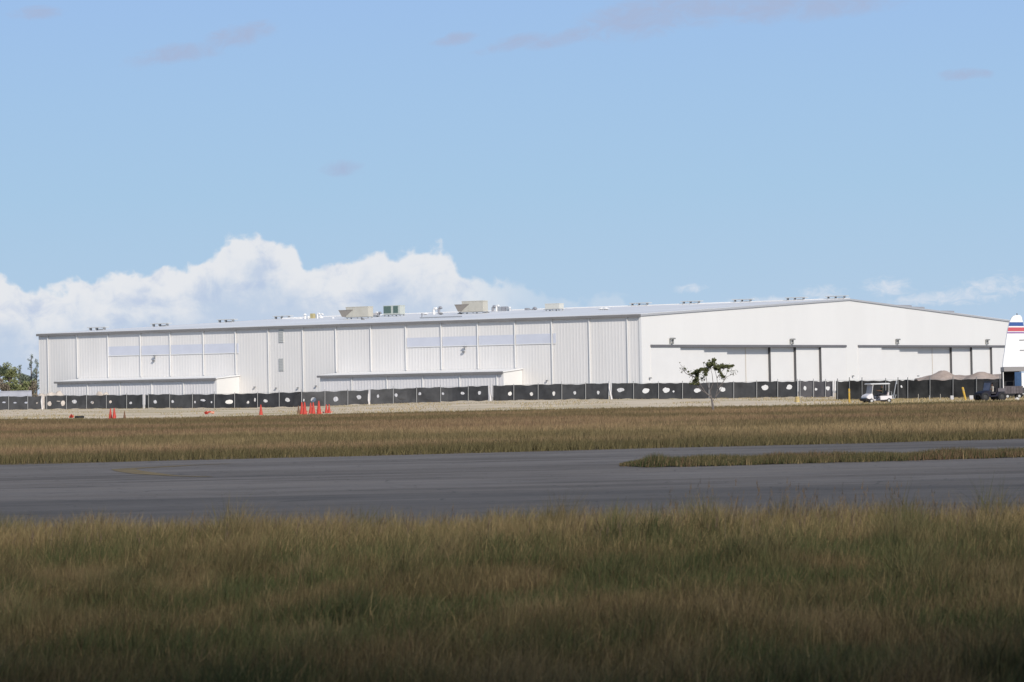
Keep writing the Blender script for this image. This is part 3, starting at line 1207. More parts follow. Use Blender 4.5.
# rooftop machines
def rooftop_unit(px0, px1, pyt, pyb, hood=True, louv=None, mt=beige_unit, deep=1.9):
    p = on_roof((px0 + px1) / 2, pyb)
    x = min(max(p.x, 2.0), 60.0)
    a = on_side(px0, pyb, x)
    b = on_side(px1 - deep * 2.6, pyb, x)
    z0 = roofz(x) + .2
    z1 = on_side((px0 + px1) / 2, pyt, x).z
    y0, y1 = b.y, a.y
    zb = z0 + .45
    mb = MB()
    mb.box(x, x + deep, y0, y1, zb, z1)
    mb.box(x - .03, x + deep + .03, y0 - .05, y1 + .05, z1 - .12, z1 + .02)
    mb.box(x - .025, x, y0 + (y1 - y0) * .33, y0 + (y1 - y0) * .35, zb + .1, z1 - .15)
    mb.box(x - .025, x, y0 + (y1 - y0) * .66, y0 + (y1 - y0) * .68, zb + .1, z1 - .15)
    u_ = part(mb, 'rooftop_unit', mt)
    mb = MB()
    for yy in (y0 + .15, (y0 + y1) / 2, y1 - .15):
        mb.box(x + .1, x + .3, yy - .1, yy + .1, z0 - .1, zb)
        mb.box(x + deep - .3, x + deep - .1, yy - .1, yy + .1, z0 - .1, zb)
    mb.box(x + .05, x + .3, y0 - .6, y1 + .4, zb - .16, zb - .02)
    mb.build('skid', galv, u_)
    if hood:
        hz = z1 - (z1 - zb) * .28
        mb = MB()
        # sloping intake hood on the far (left) end
        vs = [(x - .05, y1, zb + .1), (x + deep, y1, zb + .1), (x + deep, y1, hz), (x - .05, y1, hz), (x - .05, y1 + 1.7, hz - .15), (x + deep, y1 + 1.7, hz - .15), (x - .05, y1 + .95, zb + .1), (x + deep, y1 + .95, zb + .1)]
        mb.add(vs, [(0, 1, 2, 3), (3, 2, 5, 4), (4, 5, 7, 6), (6, 7, 1, 0), (0, 3, 4, 6), (1, 7, 5, 2)])
        mb.box(x - .1, x + deep + .05, y1 - 1.6, y1 + 1.75, hz - .14, hz)
        mb.add([(x - .06, y1 - 1.8, hz), (x - .06, y1 + .2, hz), (x - .06, y1 + .2, zb + .1)], [(0, 1, 2)])
        mb.build('intake_hood', hood_brown, u_)
    if louv:
        for (q0, q1) in louv:
            ya, yb = on_side(q0, pyb, x).y, on_side(q1, pyb, x).y
            mb = MB()
            mb.box(x - .06, x - .001, yb, ya, zb + .3, z1 - .1)
            n_ = 8
            for k in range(n_):
                z = zb + .35 + (z1 - zb - .5) * (k + .5) / n_
                mb.box(x - .1, x - .06, yb + .05, ya - .05, z - .05, z + .03)
            mb.build('louver', green_louver, u_)
    return u_


rooftop_unit(346, 373, 306.6, 320.0)
rooftop_unit(462, 488, 300.8, 313.6)
rooftop_unit(383.5, 405, 305.4, 317.0, False, [(384, 391.2), (393.5, 398.2)], mat('pale_green_unit', (.50, .52, .47), .6))
rooftop_unit(545, 564, 303.4, 310.5, False, None, mat('pale_cream_unit', (.60, .585, .53), .6))
rooftop_unit(372.5, 380, 313, 318, False, None, mat('small_grey_unit', (.5, .48, .48), .6), 1.5)


def roof_pipe(px, pyt, pyb, r_, kind, mt):
    p = on_roof(px, pyb)
    x = min(max(p.x, 1.0), 80.0)
    a = on_side(px, pyb, x)
    z0 = roofz(x)
    z1 = max(on_side(px, pyt, x).z, z0 + .5)
    mb = MB()
    if kind == 'goose':
        mb.tube([(x, a.y, z0), (x, a.y, z1 - .2), (x, a.y - .15, z1), (x, a.y - .5, z1), (x, a.y - .65, z1 - .25)], r_, 8)
    elif kind == 'cap':
        mb.tube([(x, a.y, z0), (x, a.y, z1 - .3)], r_, 10)
        mb.tube([(x, a.y, z1 - .35), (x, a.y, z1 - .3), (x, a.y, z1)], [r_ * 2.1, r_ * 2.1, r_ * .6], 12)
    else:
        mb.box(x, x + 1.0, a.y - r_, a.y + r_, z0, z1)
    return part(mb, 'roof_vent', mt)


lt = trim_white
rv_y = mat('vent_yellowish', (.45, .38, .2), .6)
rv_g = mat('vent_grey', (.30, .30, .32), .6)
for a in ((305, 313.5, 320, .22, 'cap', lt), (308.5, 316, 320, .2, 'cap', lt), (311.5, 313.5, 319.5, .35, 'box', rv_y), (315, 314.5, 319, .3, 'box', galv),
          (317.5, 313.5, 319.5, .18, 'goose', lt), (320.8, 314, 319.2, .18, 'goose', lt), (288, 317.5, 320, 1.6, 'box', roof_metal), (296, 318, 320, 1.0, 'box', roof_metal),
          (322, 317, 319, .2, 'cap', lt), (333, 317.5, 319.5, .2, 'cap', lt), (363, 318.0, 321, .18, 'cap', lamp_dark), (375.5, 312.5, 318, .2, 'goose', lt),
          (378.5, 312.5, 318, .2, 'goose', rv_g), (422, 313, 318.5, .12, 'cap', rv_g), (425.5, 312.5, 316, .3, 'cap', lt), (434, 308.5, 315.5, .3, 'goose', lt),
          (439, 307.5, 315, .28, 'goose', rv_g), (441, 312.5, 315.8, .25, 'cap', lamp_dark), (460.5, 312, 315.2, .3, 'cap', lamp_dark), (478.5, 306, 312, .25, 'cap', lt),
          (486.5, 311, 314, .3, 'cap', lamp_dark), (478.5, 310.5, 313.4, .3, 'cap', lamp_dark), (493, 306.5, 312.5, .3, 'goose', rv_g), (496.5, 305.5, 312, .2, 'goose', lt),
          (499.5, 307, 312, .5, 'box', galv), (503.5, 306.5, 311.8, .6, 'box', rv_g), (507, 307.5, 311.5, .4, 'box', galv), (510, 306.5, 312, .1, 'cap', lt),
          (526, 308, 311, .35, 'box', rv_g), (529, 309, 311, .4, 'box', galv), (533.5, 308.2, 311, .3, 'goose', rv_g), (601.5, 307.5, 311, .35, 'cap', lt), (606, 307.2, 311, .35, 'cap', lt)):
    roof_pipe(*a)
# conduit run along the roof between the machines
mb = MB()
a, b = on_side(420, 315, 12), on_side(462, 315, 12)
mb.tube([(12, b.y, roofz(12) + .6), (12, a.y, roofz(12) + .6)], .12, 8)
part(mb, 'roof_conduit', galv)


def ridge_vent(x, y):
    mb = MB()
    z = roofz(x) + .2
    for k in (-2.0, 0.4, 2.4):
        mb.box(x - .4, x + .4, y + k * .8 - .07, y + k * .8 + .07, z - .2, z + .62)
    mb.box(x - .7, x + .7, y - 2.3, y + 2.3, z + .55, z + .70)
    mb.box(x - .3, x + .3, y - 1.7, y - .3, z + .05, z + .30)
    return part(mb, 'ridge_ventilator', mat('ventilator_grey', (.55, .55, .54), .6))


for px in (640.5, 692, 743.5, 796.5):
    ridge_vent(HW, on_side(px, 305, HW).y)
ridge_vent(HW, 2.5)
for px, y_ in ((98, 327), (161, 324), (227, 321), (283, 318.6)):
    d = dl(ray(px, y_))
    yv = LS - 4
    p = CL + d * ((yv - CL.y) / d.y)
    ridge_vent(min(max(p.x, 3), HW), yv)
for x in (112, 118.5, 134):
    mb = MB()
    mb.box(x, x + 6.2, 1.0, 2.2, roofz(x + 3) + .1, roofz(x + 3) + .65)
    part(mb, 'roof_vent', rv_g)

# ------------------------------------------------------------------ screened fence
POSTS = [-50, -31, -11, 8.6, 27.7, 46.7, 66.4, 86.5, 106.3, 126.6, 148.5, 169.6, 192.4, 214.3, 234.6, 257.5, 279.2, 301.5, 324.9, 347.8, 369.3, 393.2, 416.6, 440.6, 468.2, 492.6, 513.8, 538.1, 561.8, 585.6, 608.5, 633.5, 658.5, 682.5, 709, 733.7, 756.7, 777.7, 797.5]
HOLES = [(4, 402.5, 1.7, .8), (15, 402.8, 1.6, .7), (26, 402.5, 1.5, .9), (37, 402.8, 1, .7), (49.5, 403.8, 2.2, 2.4), (58.5, 401.5, 2, .35), (63, 403.5, 2.2, 2.6), (74.5, 401.7, 2.5, 2.0), (92.3, 402.5, 1.5, 1.6), (110.5, 401.8, 1.4, 1.6), (130.7, 402.8, 1.3, 1.3), (155, 402, 1.6, 1.9), (172.6, 401.6, 1.3, 1.4), (195, 402, .8, 1.3), (203, 400.3, 2.8, 1.2), (211.5, 402, .8, 1), (229, 401.5, 3.6, 2.2), (248, 402.5, 1.2, 1.7), (255, 400, .9, 2), (265.5, 400.7, 2.2, 1.6), (287.5, 400, 2.4, 2.3), (303.8, 400, .7, 1.5), (313.4, 400, 2.6, 2.5), (335.7, 398.6, 2.4, 2.5), (359, 397, 2.2, 2.2), (378, 395.7, 1.1, 1.6), (396, 395, 1.6, 1.8), (419.8, 394, 1.4, 1.7), (443, 393.8, 1.2, 1.5), (462.5, 393.5, 2, 1.6), (479.5, 392.6, 1.7, 1.9), (510, 394, 1.8, 2), (531.5, 393.7, 1.6, 2), (553.8, 393.3, 1.4, 2.2), (574.8, 393, 1.3, 2), (598.2, 392.6, 1.3, 1.9), (620.4, 390, 3.6, 2), (645.8, 390.6, 3.4, 2.5), (666.4, 390.2, 3.5, 2.6), (673.6, 391.8, .9, 1.1), (697.5, 390, 3.6, 2.1), (722.3, 389.6, 2.8, 2.6), (765, 387.8, 3.2, 2.9), (789.3, 387, 2.7, 2.7)]
HOLES_G = [(805, 388, 1.3, 2.2), (816, 389.3, 1.2, 1.4), (828, 388, 2, 2.1)]
HOLES_R = [(901.5, 386.3, .8, 1.4)]


def fpt(tab, px, v, wob=0.0):
    """point on the fence fabric: v = 0 at its top edge, 1 at its foot"""
    t, b, Y = interp(tab, px, 1), interp(tab, px, 2), interp(tab, px, 3)
    Y += wob
    return at(px, t + (b - t) * v, Y)


def panel(tab, p0, p1, holes, seed):
    """one bay of fabric with wind holes cut through it"""
    r = random.Random(seed)
    ph = r.uniform(0, 6)
    sag0, sag1 = r.uniform(-.02, .03), r.uniform(-.02, .04)

    def P(px, v):
        s = (px - p0) / (p1 - p0)
        edge = math.sin(math.pi * min(max(s, 0), 1))
        top_ = (.035 * edge * (1 + .6 * math.sin(s * 9 + ph)) + sag0) * (1 - v)
        bot = (.03 * math.sin(s * 7 + ph) - sag1) * v
        return fpt(tab, px, v + top_ + bot - .01, .10 * edge * math.sin(v * 3) * math.sin(ph + 3 * s) + .02)
    hs = sorted([h for h in holes if p0 < h[0] < p1], key=lambda h: h[0])
    mb = MB()
    cuts = [p0] + [(hs[i][0] + hs[i][2] + hs[i + 1][0] - hs[i + 1][2]) / 2 for i in range(len(hs) - 1)] + [p1]
    if not hs:
        nx, nz = 8, 5
        vs = [P(p0 + (p1 - p0) * i / nx, j / nz) for j in range(nz + 1) for i in range(nx + 1)]
        mb.add(vs, [(j * (nx + 1) + i, j * (nx + 1) + i + 1, (j + 1) * (nx + 1) + i + 1, (j + 1) * (nx + 1) + i) for j in range(nz) for i in range(nx)])
        return mb
    for k, (hx, hy, rx, ry) in enumerate(hs):
        a, b = cuts[k], cuts[k + 1]
        t, bo = interp(tab, hx, 1), interp(tab, hx, 2)
        hv = (hy - t) / (bo - t)
        rv = ry / (bo - t)
        rx = min(rx, hx - a - .15, b - hx - .15)
        M_ = 48
        inner, outer = [], []
        wj = [r.uniform(.85, 1.12) for _ in range(8)]
        for q in range(M_):
            # walk the rectangle outline, M_/4 points per side
            side, f_ = divmod(q, M_ // 4)
            f_ /= M_ // 4
            ox, ov = [(a + (b - a) * f_, 0), (b, f_), (b - (b - a) * f_, 1), (a, 1 - f_)][side]
            outer.append((ox, ov))
            an = math.atan2((ov - hv) * 10, (ox - hx))
            an = -3 * math.pi / 4 + 2 * math.pi * q / M_
            w_ = wj[int(8 * q / M_) % 8]
            inner.append((hx + math.cos(an) * rx * w_, hv + math.sin(an) * rv * w_))
        rings = [outer, [((o_[0] + i_[0]) / 2, (o_[1] + i_[1]) / 2) for o_, i_ in zip(outer, inner)], inner]
        vs = [P(x, v) for rg in rings for x, v in rg]
        fs = []
        for rr in range(2):
            for q in range(M_):
                q2 = (q + 1) % M_
                fs.append((rr * M_ + q, rr * M_ + q2, (rr + 1) * M_ + q2, (rr + 1) * M_ + q))
        mb.add(vs, fs)
    return mb


def localise(mb, o):
    mb.v = [tuple(Vector(v) - o) for v in mb.v]
    return mb


def fence(tab, posts, ends, holes, label, mt, flaps=(), post_mt=pale_post):
    mid_ = fpt(tab, (ends[0] + ends[1]) / 2, 1.0)
    root = thing('screened_fence', label, 'fence', mid_, 0, 'lengths of chain link fence under black screen fabric')
    cuts = sorted(set([ends[0]] + [p for p in posts if ends[0] + 2 < p < ends[1] - 2] + [ends[1]]))
    for i in range(len(cuts) - 1):
        localise(panel(tab, cuts[i], cuts[i + 1], holes, int(cuts[i] * 7)), mid_).build('screen_panel', mt, root)
    for p in sorted([p for p in posts if ends[0] - 1 < p < ends[1] + 1]):
        a, b = fpt(tab, p, -.05 - random.random() * .12, -.09), fpt(tab, p, 1.05, -.09)
        mb = MB()
        mb.tube([b, a], .045, 8)
        a2 = a + Vector((0, 0, .05))
        mb.tube([a, a2], [.055, .02], 8)
        localise(mb, mid_).build('post', post_mt, root)
    for f_ in flaps:
        # loose strip of pale fabric: list of (px, v, half width px)
        mb = MB()
        vs = []
        for (px, v, hw) in f_:
            for s_, off in ((-1, -.14), (-.3, -.30), (.4, -.16), (1, -.26)):
                vs.append(fpt(tab, px + s_ * hw, v, off))
        mb.add(vs, [(4 * i + k, 4 * i + k + 1, 4 * i + k + 5, 4 * i + k + 4) for i in range(len(f_) - 1) for k in range(3)])
        localise(mb, mid_).build('loose_flap', flap_mat, root)
    # top wire
    mb = MB()
    n_ = max(3, int((ends[1] - ends[0]) / 8))
    mb.tube([fpt(tab, ends[0] + (ends[1] - ends[0]) * k / n_, -.01, -.02) for k in range(n_ + 1)], .014, 4)
    localise(mb, mid_).build('top_wire', galv, root)
    return root


fence(FEN, POSTS, (-50, 41.2), HOLES, 'black screened fence length at the far left, in front of the trees', screen_mat, [[(42.0, .0, .6), (41.6, .4, 1.1), (41.8, .8, .7), (42.6, 1.02, 1.2)]])
fence(FEN, POSTS, (44.6, 142.6), HOLES, 'black screened fence length below the left annex with two large round holes', screen_mat, [[(143.9, 0, .6), (143.9, .5, .8), (144, 1.02, .9)]])
fence(FEN, POSTS, (145.4, 368.3), HOLES, 'longest black screened fence length, behind the cluster of orange cones', screen_mat, [[(369.3, .0, .5), (368.6, .35, .9), (368.6, .7, 1.1), (369.2, 1.02, .9)]])
fence(FEN, POSTS, (370.4, 488.2), HOLES, 'black screened fence length below the second annex, ending at a flared pale flap', screen_mat, [[(489.7, .0, .5), (489.6, .35, .7), (490.0, .65, 1.7), (490.5, 1.02, 2.4)]])
fence(FEN, POSTS, (493.2, 608.2), HOLES, 'black screened fence length with slanting oval holes left of the hangar corner', screen_mat, [[(609.6, -.03, .9), (609.4, .25, 1.2), (610.4, .6, 1.2), (611.8, 1.02, 1.4)]])
fence(FEN, POSTS, (611.8, 797.6), HOLES, 'black screened fence length with wide white holes behind the small tree', screen_mat)
GTAB = [(797, 381.0, 396.8, 383), (815, 381.0, 398.2, 382), (834, 381.0, 397.2, 380)]
fence(GTAB, [800, 813.4, 825.5], (798.4, 832.6), HOLES_G, 'narrow faded grey screened fence length between two yellow bollards', screen_grey, [[(834.6, -.03, .5), (834.2, .5, .6), (832.6, 1.22, .7)]])
fence(FEN_R, [837.5, 849.4, 862, 885.7, 898, 907.7, 930, 953, 976.5, 1000, 1024, 1048, 1070], (836, 1085), HOLES_R, 'darkest screened fence length at the right, behind the golf cart and dirt piles', screen_green, (), mat('dull_post', (.2, .2, .2), .6))

# pale low wall beyond the fence at the far left
a, b = at(-90, 400, 560), at(39, 400, 560)
mb = MB()
mb.box(-14, 8.8, 0, .3, -.5, 2.75)
mb.box(-14, 8.8, -.05, .35, 2.75, 2.9)
o = mb.build('boundary_wall', mat('pale_blueish_block', (.42, .42, .46), .85, var=.25, vscale=.4))
o.location = (at(-20, 400, 545).x, 545, 0)
tag(o, 'long low pale wall above the black fence at the far left', 'wall')


# ------------------------------------------------------------------ soil piles
def pile(loc, rx, ry, hgt, peaks, mt, label, seed, blunt=False, name='soil_pile', grp='soil piles behind the fence'):
    r = np.random.default_rng(seed)
    n_ = 36
    vs, fs = [], []
    for j in range(n_ + 1):
        for i in range(n_ + 1):
            u, v = i / n_ * 2 - 1, j / n_ * 2 - 1
            z = 0
            for (pu, pv, ps, pw) in peaks:
                d = math.hypot((u - pu) / pw, (v - pv))
                if blunt:
                    z = max(z, ps * max(0, 1 - d ** 3))
                else:
                    z = max(z, ps * max(0, 1 - (d * d * 3.2 if d < .156 else d - .078) / .92))
            z = z * hgt + (fbm(np.array([u * 5 + seed]), np.array([v * 5.0]), 3)[0] - .5) * .22 * hgt * (1 if z > 0 else 0)
            vs.append((u * rx, v * ry, max(z, 0) - .05))
    for j in range(n_):
        for i in range(n_):
            a = j * (n_ + 1) + i
            fs.append((a, a + 1, a + n_ + 2, a + n_ + 1))
    mb = MB()
    mb.add(vs, fs)
    o = mb.build(name, mt, smooth=True)
    o.location = loc
    return tag(o, label, 'soil pile', grp)


def top_h(px, py, Y):
    return at(px, py, Y).z


Yp = 440
p = at(944, 380, Yp)
pile((p.x, Yp, -.1), 6.8, 6.0, top_h(944, 371.0, Yp) + .1, [(-.0, 0, 1, 1.0), (.3, .1, .7, .9), (-.35, 0, .5, .6)], dirt_red, 'reddish soil pile with the sharpest peak, right of the golf cart', 3)
p = at(966, 380, Yp + 6)
pile((p.x, Yp + 6, -.1), 7.0, 5, top_h(966, 374.6, Yp + 6) + .1, [(-.4, 0, 1, 1.2), (.0, 0, .95, 1.2), (.4, .0, 1, 1.2)], dirt_red, 'low flat-topped reddish soil pile between two peaked ones', 5, True)
p = at(985, 380, Yp - 2)
pile((p.x, Yp - 2, -.1), 6.4, 6, top_h(985, 371.2, Yp - 2) + .1, [(-.1, 0, 1, .95), (.6, 0, .75, .7)], dirt_red, 'reddish soil pile behind the dark utility cart', 8)
p = at(1003, 380, Yp + 3)
pile((p.x, Yp + 3, -.1), 3.6, 4.5, top_h(1003, 374.6, Yp + 3) + .1, [(0, 0, 1, 1)], dirt_red, 'reddish soil pile beside the aircraft tail', 9, True)
Yq = 500
p = at(52, 395, Yq)
pile((p.x, Yq, -.1), 3.2, 2.4, top_h(52, 391.4, Yq) * 1.25, [(-.45, 0, .75, 1.0), (-.1, 0, .8, 1.1), (.3, 0, .85, 1.0)], dirt_tan, 'small tan soil pile at the left end of the hangar', 12)
p = at(102, 395, Yq)
pile((p.x, Yq, -.1), 2.0, 1.8, top_h(101, 389.6, Yq) * 1.15, [(-.2, 0, .85, .9), (.3, 0, .8, .9)], dirt_tan, 'little tan soil pile peeking over the fence below the left annex', 14)

# ------------------------------------------------------------------ cones, bollards, stakes


def cone_proto(mt, name='traffic_cone'):
    root = thing(name, None, 'traffic cone')
    mb = MB()
    mb.tube([(0, 0, .03), (0, 0, .07), (0, 0, .8), (0, 0, .86)], [.16, .135, .04, .032], 16)
    mb.build('cone_body', mt, root, True)
    mb = MB()
    s_ = .2
    mb.prism([(-s_, 0), (s_, 0), (s_, .03), (s_ - .02, .04), (-s_ + .02, .04), (-s_, .03)], -s_, s_)
    mb.build('base_plate', mt, root)
    return root


protos = {}
CG = 'traffic cones along the edge of the gravel'


def cone(px, pyb, pyt, kind, label, tilt=0, az_=0):
    mt = {'o': cone_mat, 'p': cone_pale, 'b': cone_brown}[kind]
    if kind not in protos:
        protos[kind] = cone_proto(mt)
        r_ = protos[kind]
    else:
        r_ = copy_tree(protos[kind])
    p = gnd(px, pyb)
    hgt = (pyb - pyt) * p.y / F / .86
    r_.location = (p.x, p.y, .12 if tilt else .0)
    r_.scale = (hgt * 1.15, hgt * 1.15, hgt)
    if tilt:
        r_.rotation_euler = (R(tilt) * math.cos(az_), R(tilt) * math.sin(az_), 0)
        r_.scale = (.8, .8, .8)
    tag(r_, label, 'traffic cone', CG)


cone(110.6, 419.2, 408.6, 'o', 'orange cone standing upright, left one of the close pair at the left')
cone(114.4, 419.2, 408.0, 'o', 'orange cone standing upright, right one of the close pair at the left')
cone(124.6, 418.6, 411, 'b', 'short weathered brown cone right of the close orange pair')
cone(71.5, 418.2, 413.5, 'o', 'orange cone lying on its side, farthest left of all cones', 75, .4)
cone(261.0, 415.2, 404.6, 'o', 'single upright orange cone left of the big cone cluster')
cone(206, 414.6, 411, 'o', 'dark orange cone tipped over near the middle left of the gravel', 84, 2.2)
cone(213.5, 414.2, 411, 'p', 'faded pale orange cone lying beside the tipped dark one', 82, -1.2)
cone(298.6, 414.2, 405.5, 'b', 'dark brown weathered cone at the left end of the cone cluster')
cone(302.0, 414.6, 402.2, 'o', 'orange cone next to the dark brown one in the cluster')
cone(304.8, 415.0, 402.0, 'o', 'tall orange cone second from the dark brown one in the cluster')
cone(307.4, 413.0, 406.8, 'p', 'short faded cone between the orange ones in the cluster')
cone(310.8, 413.8, 402.8, 'o', 'orange cone left one of the middle pair in the cluster')
cone(313.4, 414.2, 402.4, 'o', 'brightest red-orange cone in the middle of the cluster')
cone(319.0, 414.6, 400.8, 'o', 'tallest orange cone in the cluster, right of the brightest one')
cone(323.2, 413.4, 406.2, 'p', 'faded pinkish cone between the tallest and the right end of the cluster')
cone(326.4, 413.4, 404.4, 'o', 'orange cone second from the right end of the cluster')
cone(329.2, 413.2, 404.2, 'o', 'orange cone at the right end of the cluster')
cone(331.6, 412.6, 407, 'p', 'smallest faded cone at the very right end of the cluster')

# dark lump beside the lying cone: a discarded tyre
p = gnd(79.5, 418.4)
mb = MB()
ring = []
for k in range(18):
    t = 2 * math.pi * k / 18
    for q in range(8):
        s_ = 2 * math.pi * q / 8
        rr = .3 + .1 * math.cos(s_)
        ring.append((rr * math.cos(t), rr * math.sin(t), .11 + .1 * math.sin(s_)))
mb.add(ring, [(k * 8 + q, ((k + 1) % 18) * 8 + q, ((k + 1) % 18) * 8 + (q + 1) % 8, k * 8 + (q + 1) % 8) for k in range(18) for q in range(8)])
o = mb.build('discarded_tyre', tyre_mat, smooth=True)
o.location = p
tag(o, 'small black tyre lying flat beside the leftmost fallen cone', 'tyre')


def bollard(px, pyt, pyb, r_, mt, label, lean_=0.0, Y=None, cap=True):
    p = gnd(px, pyb)
    hgt = (pyb - pyt) * p.y / F
    root = thing('bollard', label, 'bollard', (p.x, p.y, 0), 0, 'yellow bollards near the fence opening')
    mb = MB()
    mb.tube([(0, 0, -.05), (lean_ * hgt, 0, hgt - r_ * .5), (lean_ * hgt, 0, hgt)], [r_, r_, r_ * .55], 14)
    mb.build('bollard_post', mt, root, False)
    mb = MB()
    mb.tube([(lean_ * hgt * .72, 0, hgt * .72), (lean_ * hgt * .8, 0, hgt * .8)], r_ * 1.04, 14)
    mb.build('band', mat('faded_band', (.45, .33, .16), .6), root)
    mb = MB()
    mb.tube([(0, 0, -.02), (0, 0, .05)], [r_ * 1.6, r_ * 1.4], 14)
    mb.build('footing', concrete, root)


bollard(797.4, 396.6, 403.0, .20, yellow_dull, 'short stout dull yellow bollard at the left of the faded grey fence')
bollard(849.4, 388.6, 403.6, .075, yellow_mat, 'slim upright yellow bollard left of the golf cart')
bollard(966.0, 387.0, 401.0, .085, yellow_mat, 'yellow bollard leaning left beside the dark utility cart', -.22)


def stake(px, pyt, pyb, label, mt=mat('stake_wood', (.34, .31, .26), .8)):
    p = gnd(px, pyb)
    hgt = (pyb - pyt) * p.y / F
    mb = MB()
    mb.box(-.022, .022, -.015, .015, -.05, hgt - .04)
    mb.add([(-.022, -.015, hgt - .04), (.022, -.015, hgt - .04), (.022, .015, hgt - .04), (-.022, .015, hgt - .04), (0, 0, hgt)], [(0, 1, 4), (1, 2, 4), (2, 3, 4), (3, 0, 4)])
    o = mb.build('marker_stake', mt)
    o.location = (p.x, p.y, 0)
    tag(o, label, 'stake', 'thin marker stakes on the verge')


stake(430.6, 403.5, 411, 'thin white stake alone on the gravel below the second annex')
stake(762.0, 396.8, 403.5, 'thin white stake left of the short stout bollard')
stake(918.5, 393.8, 401.2, 'thin pale stake nearest the golf cart on its right')
stake(929.5, 395.2, 401, 'shortest pale stake in the row right of the golf cart', pale_post)
stake(940.5, 393.8, 401, 'pale stake in the right row, farthest from the golf cart')


def block(px0, px1, pyt, pyb, label, name='barrier_block'):
    a, b = gnd(px0, pyb), gnd(px1, pyb)
    hgt = (pyb - pyt) * a.y / F
    w_ = (b.x - a.x) / 2
    mb = MB()
    mb.prism([(-.3, 0), (.3, 0), (.3, .1), (.12, hgt * .5), (.09, hgt), (-.09, hgt), (-.12, hgt * .5), (-.3, .1)], -w_, w_, 'x')
    o = mb.build(name, mat('barrier_white', (.5, .48, .47), .7))
    o.location = ((a.x + b.x) / 2, a.y, 0)
    tag(o, label, 'barrier', 'white plastic barriers on the verge')


block(950.5, 955.5, 395.6, 400.6, 'small white barrier standing left of the leaning bollard')
block(969.5, 975.8, 395.4, 400.2, 'white barrier between the leaning bollard and the dark utility cart')


